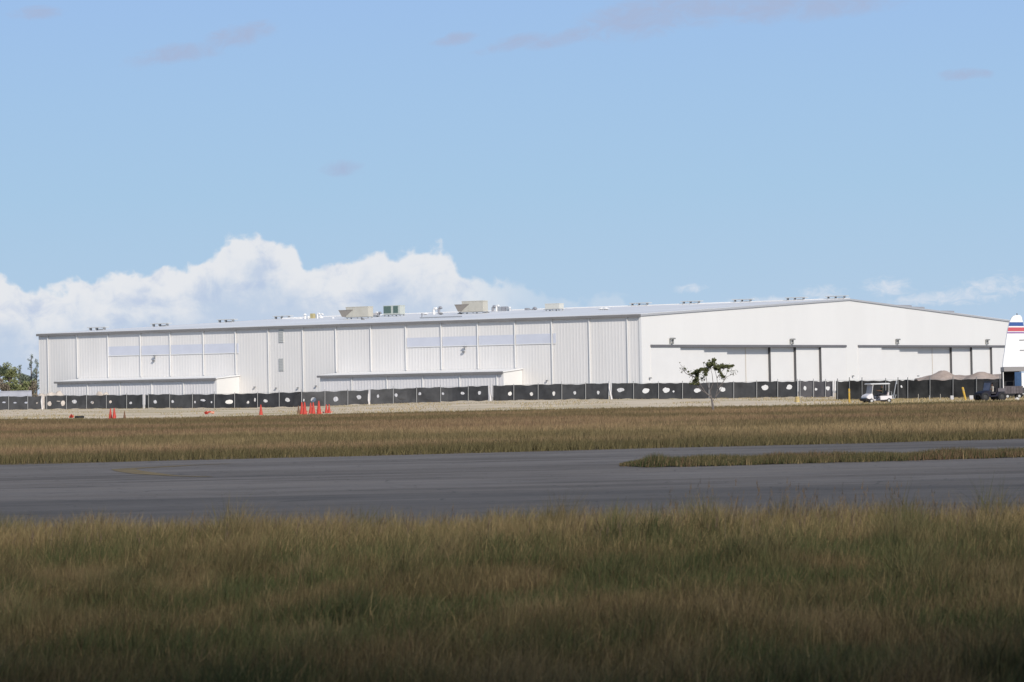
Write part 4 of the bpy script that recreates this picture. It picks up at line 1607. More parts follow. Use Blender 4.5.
# ------------------------------------------------------------------ person
def person(root_loc, rz, shirt, trouser, label, seated=True, cap=None, reach=.42):
    """seated figure facing local +x, hips at the local origin"""
    J = {
        'pelvis': ((0, 0, .05), .15), 'belly': ((0.0, 0, .22), .145), 'chest': ((-.02, 0, .42), .165), 'neck0': ((-.01, 0, .56), .075), 'neck': ((0.01, 0, .63), .058),
        'head': ((.03, 0, .72), .088), 'crown': ((.03, 0, .82), .078), 'nose': ((.128, 0, .735), .016), 'chin': ((.09, 0, .665), .035)}
    E = [('pelvis', 'belly'), ('belly', 'chest'), ('chest', 'neck0'), ('neck0', 'neck'), ('neck', 'head'), ('head', 'crown'), ('head', 'nose'), ('head', 'chin')]
    for s, sy in (('l', 1), ('r', -1)):
        J[s + 'sh'] = ((-.02, .19 * sy, .50), .065)
        J[s + 'el'] = ((.10, .25 * sy, .26), .045)
        J[s + 'wr'] = ((.10 + reach * .6, .20 * sy, .34), .031)
        J[s + 'pa'] = ((.10 + reach * .6 + .07, .19 * sy, .355), .034)
        J[s + 'hip'] = ((.03, .10 * sy, .02), .095)
        J[s + 'kn'] = ((.44, .13 * sy, .04), .062)
        J[s + 'an'] = ((.50, .13 * sy, -.36), .042)
        J[s + 'to'] = ((.66, .14 * sy, -.40), .035)
        E += [('chest', s + 'sh'), (s + 'sh', s + 'el'), (s + 'el', s + 'wr'), (s + 'wr', s + 'pa'), ('pelvis', s + 'hip'), (s + 'hip', s + 'kn'), (s + 'kn', s + 'an'), (s + 'an', s + 'to')]
        for k in range(4):
            a_ = J[s + 'pa'][0]
            f0, f1, f2 = '%sf%da' % (s, k), '%sf%db' % (s, k), '%sf%dc' % (s, k)
            o_ = (k - 1.5) * .020
            ln = (.036, .042, .040, .031)[k]
            J[f0] = ((a_[0] + .035, a_[1] + o_, a_[2] + .005), .0095)
            J[f1] = ((a_[0] + .035 + ln * .8, a_[1] + o_ * 1.05, a_[2] - .010), .0085)
            J[f2] = ((a_[0] + .030 + ln * .9, a_[1] + o_ * 1.05, a_[2] - .035), .007)
            E += [(s + 'pa', f0), (f0, f1), (f1, f2)]
        a_ = J[s + 'pa'][0]
        J[s + 't0'] = ((a_[0] + .0, a_[1] - sy * .042, a_[2] - .004), .011)
        J[s + 't1'] = ((a_[0] + .03, a_[1] - sy * .055, a_[2] - .022), .009)
        E += [(s + 'pa', s + 't0'), (s + 't0', s + 't1')]
    names = list(J)
    me = bpy.data.meshes.new('person')
    me.from_pydata([J[k][0] for k in names], [(names.index(a), names.index(b)) for a, b in E], [])
    o = bpy.data.objects.new('person', me)
    col.objects.link(o)
    sk = o.modifiers.new('skin', 'SKIN')
    for i, k in enumerate(names):
        r_ = J[k][1]
        me.skin_vertices[0].data[i].radius = (r_, r_)
        me.skin_vertices[0].data[i].use_root = (k == 'pelvis')
    sb = o.modifiers.new('sub', 'SUBSURF')
    sb.levels = sb.render_levels = 1
    bpy.context.view_layer.update()
    dg = bpy.context.evaluated_depsgraph_get()
    em = bpy.data.meshes.new_from_object(o.evaluated_get(dg))
    o.modifiers.clear()
    o.data = em
    em.name = 'person'
    for M_ in (skin_m, shirt, trouser, tyre_mat):
        em.materials.append(M_)
    for f_ in em.polygons:
        c_ = f_.center
        if c_.z < -.33:
            k = 3
        elif c_.z < .09 and abs(c_.y) < .3:
            k = 2
        elif c_.z < .575 and (c_.x < .14 or abs(c_.y) < .14):
            k = 1
        else:
            k = 0
        f_.material_index = k
        f_.use_smooth = True
    o.location = root_loc
    o.scale = (.84, .84, .84)
    o.rotation_euler = (0, 0, rz)
    tag(o, label, 'person')
    # hair, eyes, mouth
    mb = MB()
    n_ = 10
    vs, fs = [], []
    for j in range(6):
        t = j / 5 * math.pi * .56
        for k in range(n_):
            a_ = 2 * math.pi * k / n_
            vs.append((.018 + .102 * math.sin(t) * math.cos(a_) * 1.0 - .014, .092 * math.sin(t) * math.sin(a_), .775 + .108 * math.cos(t)))
    for j in range(5):
        for k in range(n_):
            fs.append((j * n_ + k, j * n_ + (k + 1) % n_, (j + 1) * n_ + (k + 1) % n_, (j + 1) * n_ + k))
    mb.add(vs, fs)
    mb.build('cap' if cap else 'hair', cap or hair_m, o, True)
    for sy in (-1, 1):
        mb = MB()
        mb.tube([(.105, .03 * sy, .752), (.117, .03 * sy, .752)], [.012, .008], 8)
        mb.build('eye', hair_m, o)
        mb = MB()
        mb.tube([(.03, .082 * sy, .735), (.03, .1 * sy, .74)], [.022, .03], 8)
        mb.build('ear', skin_m, o)
    mb = MB()
    mb.box(.112, .12, -.025, .025, .69, .697)
    mb.build('mouth', mat('lip', (.12, .04, .035), .6), o)
    return o


def wheel(root, x, y, r_, w_, rim=rim_mat):
    prof = [(r_ * .55, -w_ / 2), (r_ * .85, -w_ / 2), (r_, -w_ / 3), (r_, w_ / 3), (r_ * .85, w_ / 2), (r_ * .55, w_ / 2)]
    mb = MB()
    n_ = 20
    vs = []
    for k in range(n_):
        t = 2 * math.pi * k / n_
        for (rr, yy) in prof:
            vs.append((x + rr * math.cos(t), y + yy, r_ + rr * math.sin(t)))
    q = len(prof)
    mb.add(vs, [(k * q + j, k * q + (j + 1) % q, ((k + 1) % n_) * q + (j + 1) % q, ((k + 1) % n_) * q + j) for k in range(n_) for j in range(q)])
    wo = mb.build('wheel', tyre_mat, root, True)
    mb = MB()
    mb.tube([(x, y - w_ * .42, r_), (x, y - w_ * .3, r_), (x, y + w_ * .3, r_), (x, y + w_ * .42, r_)], [r_ * .34, r_ * .57, r_ * .57, r_ * .34], 16)
    mb.build('rim', rim, wo)
    return wo


# ------------------------------------------------------------------ golf cart (front towards local +x)
pc = gnd(877.5, 403.2)
SC = 1.0
cart = thing('golf_cart', 'white golf cart with roof and a driver, side on, right of the slim yellow bollard', 'golf cart', (pc.x, pc.y, 0), math.pi + R(24))
cart.scale = (.93, .84, .84)
mb = MB()
mb.prism([(.62, .30), (.72, .34), (1.20, .42), (1.32, .50), (1.30, .66), (1.15, .80), (.85, .92), (.72, .90), (.66, .60)], -.56, .56, 'y', .06)
mb.prism([(.45, .26), (.80, .26), (.86, .60), (.80, .62), (.70, .36), (.45, .36)], -.60, .60, 'y', .03)
mb.build('front_cowl', cart_white, cart)
mb = MB()
mb.prism([(-1.15, .42), (-1.10, .38), (-.30, .30), (-.02, .30), (.02, .62), (-.05, .68), (-1.05, .70), (-1.18, .62)], -.58, .58, 'y', .05)
mb.build('rear_body', cart_white, cart)
mb = MB()
mb.box(-1.0, 1.15, -.50, .50, .22, .31)
mb.build('floor_pan', seat_mat, cart)
mb = MB()
mb.prism([(1.20, .22), (1.42, .24), (1.46, .40), (1.38, .50), (1.18, .46)], -.55, .55, 'y', .05)
mb.build('front_bumper', dark_hole, cart)
mb = MB()
mb.prism([(-.72, .69), (-.05, .69), (-.02, .76), (-.08, .80), (-.72, .80)], -.52, .52, 'y', .03)
s_o = mb.build('seat', seat_mat, cart)
mb = MB()
mb.prism([(-.74, .82), (-.62, .82), (-.72, 1.18), (-.80, 1.18)], -.50, .50, 'y', .03)
mb.build('backrest', seat_mat, s_o)
mb = MB()
mb.prism([(-.98, 1.76), (.92, 1.76), (.98, 1.80), (.90, 1.86), (-.90, 1.88), (-1.02, 1.80)], -.58, .58, 'y', .06)
mb.build('roof', mat('roof_pale', (.62, .62, .62), .5), cart)
for sy in (-1, 1):
    for a, b in (((.80, .88), (.66, 1.77)), ((-.85, .70), (-.88, 1.77)), ((.30, .3), (.42, 1.77))):
        if b[0] == .42:
            continue
        mb = MB()
        mb.tube([(a[0], .52 * sy, a[1]), (b[0], .52 * sy, b[1])], .02, 8)
        mb.build('roof_post', trim_white, cart)
mb = MB()
mb.prism([(.80, .90), (.82, .90), (.70, 1.75), (.67, 1.75)], -.50, .50)
mb.build('windshield', mat('cart_screen', (.33, .32, .33), .5, spec=.3), cart)
mb = MB()
n_ = 16
mb.tube([(.35, .27, 1.0), (.62, .27, .72)], .02, 6)
rv = [(.35 + .13 * math.cos(t) * .7, .27 + .17 * math.sin(t), 1.0 + .13 * math.cos(t) * .7) for t in [2 * math.pi * k / n_ for k in range(n_ + 1)]]
mb.tube(rv, .015, 6)
mb.build('steering_wheel', dark_hole, cart)
for x in (.86, -.84):
    for y in (-.50, .50):
        wheel(cart, x, y, .235, .2)
mb = MB()
mb.box(-1.50, -1.12, -.42, .42, .40, .44)
mb.tube([(-1.15, -.4, .44), (-1.20, -.4, 1.05), (-1.20, .4, 1.05), (-1.15, .4, .44)], .02, 6)
mb.tube([(-1.48, -.4, .42), (-1.62, -.4, .75)], .02, 6)
mb.tube([(-1.48, .4, .42), (-1.62, .4, .75)], .02, 6)
mb.tube([(-1.62, -.4, .75), (-1.62, .4, .75)], .02, 6)
mb.build('bag_rack', galv, cart)
for sy in (-1, 1):
    mb = MB()
    mb.tube([(1.26, .36 * sy, .60), (1.325, .36 * sy, .60)], [.07, .05], 10)
    mb.build('headlight', trim_white, cart)
bx_ = MB()
bx_.prism([(-.15, 0), (.15, 0), (.17, .28), (-.13, .30)], -.16, .16, 'y', .03)
bag = bx_.build('bag', mat('pale_pink_bag', (.6, .5, .5), .8))
bag.location = cart.matrix_basis @ Vector((-.98, -.1, .705))
bag.rotation_euler = cart.rotation_euler
bag.scale = (.84, .84, .84)
tag(bag, 'pale bag resting on the rear of the golf cart', 'bag')
mw = Matrix.Translation(cart.location) @ Matrix.Rotation(math.pi + R(24), 4, 'Z') @ Matrix.Scale(.84, 4)
person(mw @ Vector((-.38, .22, .86)), math.pi + R(24), shirt_dark, trouser_m, 'person in a dark olive shirt driving the golf cart', cap=mat('grey_cap', (.22, .23, .22), .8))
# leaning gate brace behind the cart
gp = gnd(893, 401)
gp = at(893.0, 399, 320)
gt = at(896.4, 380.8, 320)
mb = MB()
mb.tube([(0, 0, -.05), (gt.x - gp.x, 0, gt.z - gp.z)], .045, 8)
mb.tube([(gt.x - gp.x, -.01, gt.z - gp.z - .32), (gt.x - gp.x, -.01, gt.z - gp.z + .04)], .07, 8)
mb.tube([(0, 0, .4), (-.55, -.1, .05)], .03, 8)
o = mb.build('leaning_pole', galv)
o.location = gp
tag(o, 'grey pole with a pale tip leaning on the fence behind the golf cart', 'pole')

# ------------------------------------------------------------------ dark utility cart (front towards local +x)
pu = gnd(990.0, 401.2)
utv = thing('utility_cart', 'dark blue utility cart with big black wheels in front of the aircraft tail', 'utility cart', (pu.x, pu.y, 0), math.pi + R(24))
utv.scale = (.96, .86, .92)
mb = MB()
mb.prism([(.25, .40), (.95, .42), (1.12, .52), (1.10, .72), (.80, .86), (.30, .92), (.20, .60)], -.60, .60, 'y', .06)
mb.prism([(-1.05, .45), (.3, .36), (.3, .46), (-.25, .52), (-.35, .78), (-1.08, .80)], -.62, .62, 'y', .05)
mb.build('body', navy, utv)
mb = MB()
mb.box(-1.15, -.45, -.6, .6, .80, .86)
for a in (((-1.15, -.6), (-1.1, .6)), ((-.5, -.6), (-.45, .6))):
    mb.box(a[0][0], a[1][0], a[0][1], a[1][1], .86, 1.08)
mb.box(-1.1, -.5, -.6, -.55, .86, 1.08)
mb.box(-1.1, -.5, .55, .6, .86, 1.08)
mb.build('cargo_bed', mat('bed_grey', (.12, .11, .12), .7), utv)
mb = MB()
mb.prism([(.30, .80), (.36, .80), (.20, 1.60), (.15, 1.60)], -.58, .58)
mb.build('windshield', shield_mat, utv)
mb = MB()
mb.prism([(-.50, 1.62), (.22, 1.60), (.28, 1.64), (.18, 1.69), (-.46, 1.71), (-.56, 1.67)], -.60, .60, 'y', .05)
mb.build('roof', dark_hole, utv)
for sy in (-1, 1):
    for a, b in (((.33, .88), (.18, 1.62)), ((-.42, .80), (-.42, 1.64))):
        mb = MB()
        mb.tube([(a[0], .57 * sy, a[1]), (b[0], .57 * sy, b[1])], .03, 8)
        mb.build('roof_post', dark_hole, utv)
mb = MB()
mb.prism([(-.38, .62), (.12, .62), (.14, .74), (-.38, .76)], -.5, .5, 'y', .03)
mb.prism([(-.42, .76), (-.30, .76), (-.36, 1.14), (-.44, 1.14)], -.5, .5, 'y', .03)
mb.build('seat', seat_mat, utv)
for x in (.80, -.80):
    for y in (-.58, .58):
        wheel(utv, x, y, .38, .28, mat('dull_rim', (.05, .05, .05), .6))
mb = MB()
mb.tube([(1.14, -.5, .35), (1.25, -.45, .6), (1.25, .45, .6), (1.14, .5, .35)], .03, 8)
mb.build('front_bumper', dark_hole, utv)
mw = Matrix.Translation(utv.location) @ Matrix.Rotation(math.pi + R(24), 4, 'Z') @ Matrix.Scale(.84, 4)
person(mw @ Vector((-.14, .20, .82)), math.pi + R(24), shirt_pale, trouser_m, 'person in a pale shirt sitting in the dark utility cart')

# ------------------------------------------------------------------ aircraft tail, body running out of view to the right
YA = 276.0


def A_(px, py):
    p = at(px, py, YA)
    return (p.x, p.z)


ax, _ = A_(1030, 380)
plane = thing('airplane', 'white aircraft tail with blue and red stripes at the right edge of the picture', 'airplane', (ax, YA, 0))


def AL(px, py):
    q = A_(px, py)
    return (q[0] - ax, q[1])


fin_l = [(367.5, 1002.3), (360, 1002.9), (352, 1004.2), (343, 1005.4), (333.8, 1006.6), (331.2, 1007.0), (329.4, 1007.3), (326, 1008.2), (321.8, 1009.2), (318, 1011.0), (315.8, 1013.0), (315.0, 1015.5)]
fin_r = [(315.0, 1020.0), (316.5, 1021.4), (321.8, 1022.8), (326, 1023.8), (333.8, 1026.0), (343, 1029), (355, 1040)]


def fx_l(y):
    return float(np.interp(-y, [-a for a, b in fin_l], [b for a, b in fin_l]))


def fx_r(y):
    return float(np.interp(y, [a for a, b in fin_r], [b for a, b in fin_r]))


outline = [AL(b, a) for a, b in fin_l] + [AL(b, a) for a, b in fin_r] + [AL(1045, 367)]
mb = MB()
mb.prism(outline, -.14, .14, 'y', .10)
fin = mb.build('tail_fin', plane_white, plane)
for (y0, y1, mt, nm) in ((322.2, 326.0, stripe_blue, 'blue_stripe'), (327.4, 331.2, stripe_red, 'red_stripe'), (331.9, 333.4, stripe_lilac, 'lilac_stripe')):
    mb = MB()
    q = [AL(fx_l(y1) + .3, y1), AL(fx_r(y1) - .3, y1), AL(fx_r(y0) - .3, y0), AL(fx_l(y0) + .3, y0)]
    mb.prism(q, -.155, .155)
    mb.build(nm, mt, fin)
mb = MB()
q0 = AL(1019.0, 340.2)
mb.box(q0[0], q0[0] + .9, -.16, -.142, q0[1] - .05, q0[1] + .05)
q0 = AL(1019.5, 350.4)
mb.box(q0[0], q0[0] + .7, -.16, -.142, q0[1] - .05, q0[1] + .05)
mb.build('hinge_marks', mat('hinge_grey', (.3, .3, .3), .6), fin)
mb = MB()
q0 = AL(1017, 315)
mb.tube([(q0[0], 0, q0[1] - .05), (q0[0], 0, q0[1] + .14)], .05, 8)
mb.build('beacon', header_grey, fin)
# fuselage: loft of ellipses
mb = MB()
secs = []
for px, zt_, zb_, hw in ((1003.5, 355, 367.0, .08), (1008, 353.5, 368.0, .10), (1020, 351, 369.2, .13), (1034, 347.5, 371.5, .35), (1060, 346.5, 377, 1.0), (1085, 346.5, 381, 1.35), (1200, 346, 386, 1.4), (1290, 348, 387, 1.2), (1335, 358, 385, .6), (1345, 368, 378, .15)):
    x_, zt = AL(px, zt_)
    _, zb = AL(px, zb_)
    base_r = ROLL * 0
    secs.append((x_, (zt + zb) / 2, (zt - zb) / 2, hw))
n_ = 24
vs = []
for (x_, zc, rz_, hw) in secs:
    for k in range(n_):
        t = 2 * math.pi * k / n_
        vs.append((x_, hw * math.copysign(abs(math.cos(t)) ** .8, math.cos(t)), zc + rz_ * math.copysign(abs(math.sin(t)) ** .8, math.sin(t))))
fs = [(i * n_ + k, i * n_ + (k + 1) % n_, (i + 1) * n_ + (k + 1) % n_, (i + 1) * n_ + k) for i in range(len(secs) - 1) for k in range(n_)]
fs += [tuple(range(n_)), tuple(range((len(secs) - 1) * n_, len(secs) * n_))]
mb.add(vs, fs)
mb.build('fuselage', plane_white, plane, True)
# shade of the belly under the tail, put in as a grey box
mb = MB()
xa, za = AL(1002.2, 367.2)
xb, zb = AL(1032, 371.2)
mb.box(xa, xb, -1.0, 1.0, zb, za)
mb.build('tail_belly_shade', plane_belly_shade, plane)
# tailplane and wing, gear
mb = MB()
xm, zm = AL(1012, 349)
for sy in (-1, 1):
    mb.add([(xm, .0, zm), (xm + 2.2, 0, zm + .05), (xm + 1.9, 4.2 * sy, zm + .12), (xm + .9, 4.2 * sy, zm + .1), (xm, 0, zm - .12), (xm + 2.2, 0, zm - .12), (xm + 1.9, 4.2 * sy, zm + .03), (xm + .9, 4.2 * sy, zm + .03)], [(0, 1, 2, 3), (4, 7, 6, 5), (0, 4, 5, 1), (1, 5, 6, 2), (2, 6, 7, 3), (3, 7, 4, 0)]) if sy == 1 else None
mb.build('tailplane', plane_white, plane)
mb = MB()
xw, zw = AL(1180, 350)
mb.box(xw - 1.1, xw + 1.1, .6, 9.5, zw + .2, zw + .42)
mb.box(xw - 1.1, xw + 1.1, -9.5, -.6, zw + .2, zw + .42)
mb.build('wing', plane_white, plane)
for (px, yy) in ((1165, 1.6), (1165, -1.6), (1310, 0)):
    x_, _ = AL(px, 380)
    mb = MB()
    mb.tube([(x_, yy, .4), (x_, yy * .6, 1.6)], .07, 8)
    g_ = mb.build('landing_gear', galv, plane)
    mb = MB()
    mb.tube([(x_, yy - .12, .36), (x_, yy + .12, .36)], .36, 18)
    mb.build('tyre', tyre_mat, g_)

# covered service cart standing under the tail
YB = 272.0
bx0 = at(1002.6, 380, YB).x
sv = thing('service_cart', 'dark covered service cart with a blue panel parked under the aircraft tail', 'cart', (bx0, YB, 0))


def BL(px, py):
    p = at(px, py, YB)
    return (p.x - bx0, p.z)


mb = MB()
x0, z0 = BL(1003.2, 386.0)
x1, z1 = BL(1020.8, 371.6)
mb.box(x0, x1, .9, 1.0, z0, z1 - .0)
mb.box(x0, x0 + .05, -.1, .9, z0, z1)
mb.box(x0, x1, -.2, 1.0, z1, z1 + .05)
mb.build('canopy', dark_hole, sv)
mb = MB()
xa, za = BL(1014.4, 386.8)
mb.box(xa, x1, -.3, -.22, za, z1 - .02)
mb.box(xa + .12, xa + .18, -.33, -.3, za, z1 - .02)
mb.build('blue_panel', blue_mat, sv)
mb = MB()
xc, zc = BL(1021.6, 387)
mb.box(xc, xc + 1.0, -.1, -.02, zc, z1 - .12)
mb.box(xc - .02, xc + 1.02, -.12, .0, zc - .05, zc)
mb.build('side_panel', plane_white, sv)
mb = MB()
mb.box(x0 - .06, x0, -.35, -.25, .1, z1 - .02)
mb.build('white_post', trim_white, sv)
mb = MB()
mb.box(x0, x1 + .1, -.35, 1.1, .45, z0 - .02)
for k in range(6):
    xx = x0 + .1 + k * .24
    mb.box(xx, xx + .06, -.39, -.35, .5, z0 - .05)
mb.build('lower_box', junk_mat, sv)
wheel(sv, .35, -.25, .22, .15)
wheel(sv, 1.35, -.25, .22, .15)
wheel(sv, .35, .9, .22, .15)
wheel(sv, 1.35, .9, .22, .15)
mb = MB()
mb.tube([(x1 + .1, 0, .4), (x1 + 1.0, 0, .3)], .04, 8)
mb.build('tow_bar', galv, sv)
# small pale crate by its wheels
q = gnd(1017, 400.2)
mb = MB()
mb.prism([(-.2, 0), (.2, 0), (.16, .16), (.02, .24), (-.15, .15)], -.15, .15, 'y', .03)
o = mb.build('sandbag', mat('sandbag_pale', (.6, .58, .55), .9))
o.location = q
tag(o, 'small pale sandbag on the grass below the service cart', 'sandbag')


# ------------------------------------------------------------------ trees
def leafcloud(centres, per, size, c1, c2, flat=.7):
    """many small leaf faces around clump centres: (x, y, z, r)"""
    P, C_ = [], []
    for (x, y, z, r_) in centres:
        k = max(6, int(per * (r_ ** 2)))
        d = rng.normal(0, 1, (k, 3))
        d /= np.linalg.norm(d, axis=1)[:, None]
        rad_ = r_ * rng.random(k) ** .5
        q = np.array([x, y, z]) + d * rad_[:, None] * np.array([1, 1, flat])
        P.append(q)
        f = np.clip(rng.normal(.5, .3, k), 0, 1)
        C_.append(np.array(c1)[None] * (1 - f[:, None]) + np.array(c2)[None] * f[:, None])
    P = np.concatenate(P)
    C_ = np.concatenate(C_)
    n = len(P)
    a = rng.normal(0, 1, (n, 3))
    a /= np.linalg.norm(a, axis=1)[:, None]
    b = np.cross(a, rng.normal(0, 1, (n, 3)))
    b /= np.linalg.norm(b, axis=1)[:, None]
    s = size * rng.uniform(.5, 1.3, n)[:, None]
    V = np.stack([P - a * s, P - b * s * .5, P + a * s, P + b * s * .5], 1)
    return V, C_


def leafobj(V, C_, parent, name='crown'):
    n = len(V)
    me = bpy.data.meshes.new(name)
    me.from_pydata(V.reshape(-1, 3).tolist(), [], (np.arange(n * 4).reshape(-1, 4)).tolist())
    ca = me.color_attributes.new('Col', 'FLOAT_COLOR', 'POINT')
    cc = np.ones((n, 4, 4), np.float32)
    cc[:, :, :3] = C_[:, None, :]
    ca.data.foreach_set('color', cc.ravel())
    me.materials.append(leaf_m)
    o = bpy.data.objects.new(name, me)
    col.objects.link(o)
    o.parent = parent
    return o


# the small tree in the field
pt_ = gnd(713.2, 412.2)
YT = pt_.y
tree = thing('small_tree', 'small lone tree with sparse flat crown standing in the brown grass', 'tree', pt_)


def TLc(px, py, dy=0.0):
    p = at(px, py, YT)
    return (p.x - pt_.x, dy, p.z)


mb = MB()
mb.tube([(0, 0, -.1), TLc(712.8, 406), TLc(712.2, 401.5, .02), TLc(711.6, 398, .03)], [.085, .07, .062, .05], 8)
fork = TLc(712.3, 402)
fk2 = TLc(711.6, 398.5)
tips = [(697, 372), (691.5, 374.5), (683.3, 369.3), (695, 381), (706, 370), (713.5, 364), (719, 368), (728, 367), (733, 372), (723.5, 377.5), (704.5, 374.5), (703, 379), (711, 366)]
limbs = [((711.6, 398.5), (706, 393), (700, 384), (694, 377), (688, 372.5), (680, 364)),
         ((712.3, 402), (715.5, 397), (718, 388), (717, 378), (715, 370), (713, 363)),
         ((715.5, 397), (720, 391), (724, 380), (727, 372), (732, 370.5)),
         ((711.6, 398.5), (710, 391), (707, 383), (706, 375), (704, 366), (703.5, 363)),
         ((706, 393), (700, 389), (694, 383), (689, 381)),
         ((718, 388), (723, 382), (726.5, 377), (732, 374.5)),
         ((717, 378), (721, 372), (727, 366.5)),
         ((700, 384), (697, 377), (698, 370)),
         ((710, 391), (713, 383), (712, 374), (710, 367)),
         ((694, 377), (686, 373.5), (682, 368.5)),
         ((711, 397), (704, 390.5), (700, 388), (694, 387))]
for i, lb in enumerate(limbs):
    n_ = len(lb)
    pts = [TLc(a, b, (.25 * math.sin(i * 2.1)) * k / n_) for k, (a, b) in enumerate(lb)]
    mb.tube(pts, [max(.008, .026 * (1 - k / n_) + .004) for k in range(n_)], 6)
mb.build('trunk', bark, tree)
cl = []
for (px, py, r_, k) in ((714, 363, 4.5, 4), (718, 368, 4.5, 4), (710, 365.5, 3.2, 3), (706.5, 369.0, 3.4, 3), (722, 366, 3.0, 2), (728, 366.3, 3.0, 3), (732, 366, 2.0, 2), (697.7, 370.6, 3.2, 3), (694.5, 373, 2.6, 2), (691, 374.2, 1.8, 1),
                        (701, 368.5, 1.6, 1), (705, 374.2, 2.4, 2), (703, 378.7, 1.6, 1), (696, 380.5, 3.6, 3), (691.5, 383.2, 2.6, 2), (699, 383.5, 2.4, 2), (723.5, 377.3, 2.2, 2), (687.2, 371.5, 1.2, 1), (684, 369, 1.4, 1), (680, 363, .9, 1), (704, 363.2, 1.4, 1), (726.5, 371, 1.7, 1), (718.5, 373, 1.8, 1), (688, 374, 1.0, 1), (709, 360.5, 1.5, 1)):
    for q in range(k):
        x, _, z = TLc(px, py)
        r = r_ * YT / F
        cl.append((x + rng.normal(0, r * .45), rng.normal(0, .32), z + rng.normal(0, r * .3), r * rng.uniform(.55, .95)))
for (ax_, ay_), (bx2, by2) in (((706, 369), (698, 371)), ((722, 367), (728, 366)), ((710, 366), (714, 364)), ((706, 370), (705, 374)), ((698, 372), (696, 380)), ((692, 374), (698, 371)), ((718, 368), (723, 377)), ((728, 366), (733, 366))):
    for t_ in (.2, .4, .6, .8):
        x, _, z = TLc(ax_ + (bx2 - ax_) * t_, ay_ + (by2 - ay_) * t_)
        cl.append((x, rng.normal(0, .15), z, rng.uniform(.07, .14)))
V, C_ = leafcloud(cl, 4600, .062, (.085, .092, .042), (.17, .175, .08), .75)
Vs, Cs = leafcloud([(TLc(a, b)[0], rng.normal(0, .2), TLc(a, b)[2], .30) for a, b in tips for _ in range(4)], 150, .05, (.04, .045, .02), (.09, .09, .04), .9)
leafobj(np.concatenate([V, Vs]), np.concatenate([C_, Cs]), tree)


# trees and scrub beyond the hangar's left end
def bg_tree(px, pyt, Y, wpx, label, kind, c1, c2, seed, grp='trees beyond the left end of the hangar'):
    r = np.random.default_rng(seed)
    p = at(px, 400, Y)
    H_ = at(px, pyt, Y).z
    w_ = wpx * Y / F
    root = thing('tree' if kind != 'scrub' else 'scrub_bush', label, 'tree' if kind != 'scrub' else 'bush', (p.x, Y, 0), 0, grp)
    mb = MB()
    if kind == 'pine':
        mb.tube([(0, 0, -.2), (.1, 0, H_ * .5), (.25, 0, H_ * .97)], [.22, .15, .04], 7)
        cl = []
        for k in range(26):
            z = H_ * (.25 + .75 * k / 25)
            rr = w_ * .5 * (1 - (z / H_) * .75) * r.uniform(.5, 1.1)
            a = r.uniform(0, 6.28)
            cl.append((.15 + rr * math.cos(a) * .8, rr * math.sin(a) * .8, z, max(.35, rr * .5)))
            mb.tube([(.15, 0, z - .3), (.15 + rr * math.cos(a), rr * math.sin(a), z)], [.05, .02], 4)
        V, C_ = leafcloud(cl, 170, .15, c1, c2, .8)
    elif kind == 'scrub':
        cl = []
        for k in range(5):
            a = r.uniform(-1, 1)
            mb.tube([(a * .3, 0, -.1), (a * w_ * .3, r.uniform(-.5, .5), H_ * .5), (a * w_ * .4, 0, H_ * .8)], [.08, .05, .02], 5)
        for k in range(16):
            cl.append((r.uniform(-.5, .5) * w_, r.uniform(-1, 1), H_ * r.uniform(.1, .88), r.uniform(.5, .95)))
        V, C_ = leafcloud(cl, 330, .20, c1, c2, .9)
    else:
        mb.tube([(0, 0, -.2), (-.1, 0, H_ * .35), (.15, .1, H_ * .6)], [.26, .2, .12], 7)
        cl = []
        for k in range(24):
            a = r.uniform(0, 6.28)
            q = r.random() ** .6
            x, y = math.cos(a) * q * w_ * .5, math.sin(a) * q * w_ * .45
            z = H_ * (.93 - .18 * q * q - r.uniform(0, .28))
            cl.append((x, y, z, r.uniform(.5, 1.0)))
            if k % 2 == 0:
                mb.tube([(0, 0, H_ * r.uniform(.3, .55)), (x * .6, y * .6, z - .8), (x, y, z)], [.09, .05, .02], 5)
        V, C_ = leafcloud(cl, 230, .18, c1, c2, .7)
    mb.build('trunk', bark, root)
    leafobj(V, C_, root)


G1, G2 = (.16, .18, .085), (.28, .29, .13)
D1, D2 = (.15, .18, .14), (.24, .27, .20)
B1, B2 = (.18, .145, .115), (.26, .22, .15)
bg_tree(-28, 357, 640, 24, 'broad tree at the picture edge, partly outside the view on the left', 'round', D1, D2, 1)
bg_tree(-3, 360.5, 635, 18, 'dark tree touching the left edge of the picture', 'round', (.05, .065, .045), (.12, .14, .08), 2)
bg_tree(9.5, 360.2, 645, 17, 'domed olive green tree, the roundest crown left of the hangar', 'round', G1, G2, 3)
bg_tree(19.5, 365.5, 655, 8, 'narrow dark tree just right of the domed olive one', 'pine', D1, G1, 4)
bg_tree(31, 355, 650, 18, 'tall thin feathery tree close to the hangar wall', 'pine', D1, D2, 5)
bg_tree(36.5, 360, 668, 11, 'feathery tree half hidden behind the left corner of the hangar', 'pine', D1, D2, 6)
bg_tree(25, 369, 660, 13, 'low dark tree between the narrow one and the tall feathery one', 'round', D1, D2, 16)
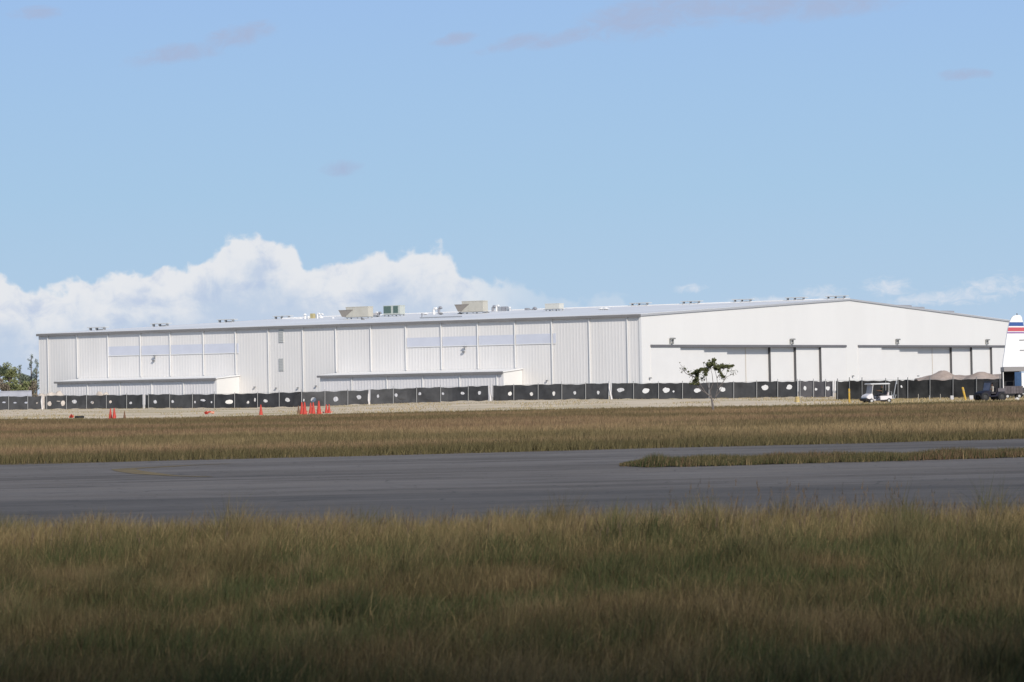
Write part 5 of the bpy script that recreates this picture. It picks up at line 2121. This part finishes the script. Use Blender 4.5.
for i, (px, pyt, w_, lb, k) in enumerate(((-12, 378, 20, 'grey brown bush at the left edge, below the dark tree', 1), (3, 376, 14, 'dark grey brown bush below the domed tree', 1), (12, 377.5, 13, 'yellow green bush below the domed tree', 0), (21, 379, 13, 'pale olive bush in the middle of the scrub row', 0),
                                          (29, 378, 12, 'reddish brown bush below the tall feathery tree', 1), (31.5, 378, 9, 'bush against the left corner of the hangar', 0), (-32, 376, 24, 'wide bush mostly outside the view on the left', 0))):
    bg_tree(px, pyt, 612 + 3 * i, w_, lb, 'scrub', *((B1, B2) if k else (G1, G2)), 30 + i, grp='bushes beyond the left end of the hangar')

# ------------------------------------------------------------------ unseen cloud added behind the photographer, to shade the near verge
cz = 460.0
SHADE_Y = 23.8
dist = cz / math.tan(EL)
tgt = Vector((0.0, 0.0, 0))
cc0 = tgt + Vector((sund.x, sund.y, 0)).normalized() * dist
cc0.z = cz
bm = bmesh.new()
r = random.Random(5)
lumps = [(0, 0, 0, 105)]
for k in range(34):
    a = 2 * math.pi * k / 34
    lumps.append((104 * math.cos(a) + r.uniform(-5, 5), 104 * math.sin(a) + r.uniform(-5, 5), r.uniform(-6, 10), r.uniform(15, 22)))
for k in range(14):
    a = r.uniform(0, 6.28)
    q = r.uniform(0, 70)
    lumps.append((q * math.cos(a), q * math.sin(a), r.uniform(0, 12), r.uniform(22, 30)))
for (x, y, z, s_) in lumps:
    ret = bmesh.ops.create_icosphere(bm, subdivisions=3, radius=1.0)
    for v in ret['verts']:
        n_ = 1 + .12 * math.sin(v.co.x * 7 + x) * math.sin(v.co.y * 6 + y) + .06 * math.sin(v.co.z * 13 + v.co.x * 11)
        zz = v.co.z * (s_ * (.35 if s_ > 60 else .8))
        v.co = Vector((x + v.co.x * s_ * n_, y + v.co.y * s_ * n_, max(z + zz * n_, -12 + 2 * math.sin(x))))
# slide it so that the front of its shadow lies on the verge, just ahead of the photographer
k_ = Vector((sund.x, sund.y, 0)) / sund.z
front_ = max((v.co.y + cc0.y - k_.y * (v.co.z + cz)) for v in bm.verts if abs(v.co.x + cc0.x - k_.x * (v.co.z + cz)) < 12)
cc0.y += SHADE_Y - front_
me = bpy.data.meshes.new('shade_cloud')
bm.to_mesh(me)
bm.free()
me.materials.append(shade_cloud_mat)
me.polygons.foreach_set('use_smooth', [True] * len(me.polygons))
o = bpy.data.objects.new('shade_cloud', me)
col.objects.link(o)
o.location = cc0
tag(o, kind='structure')
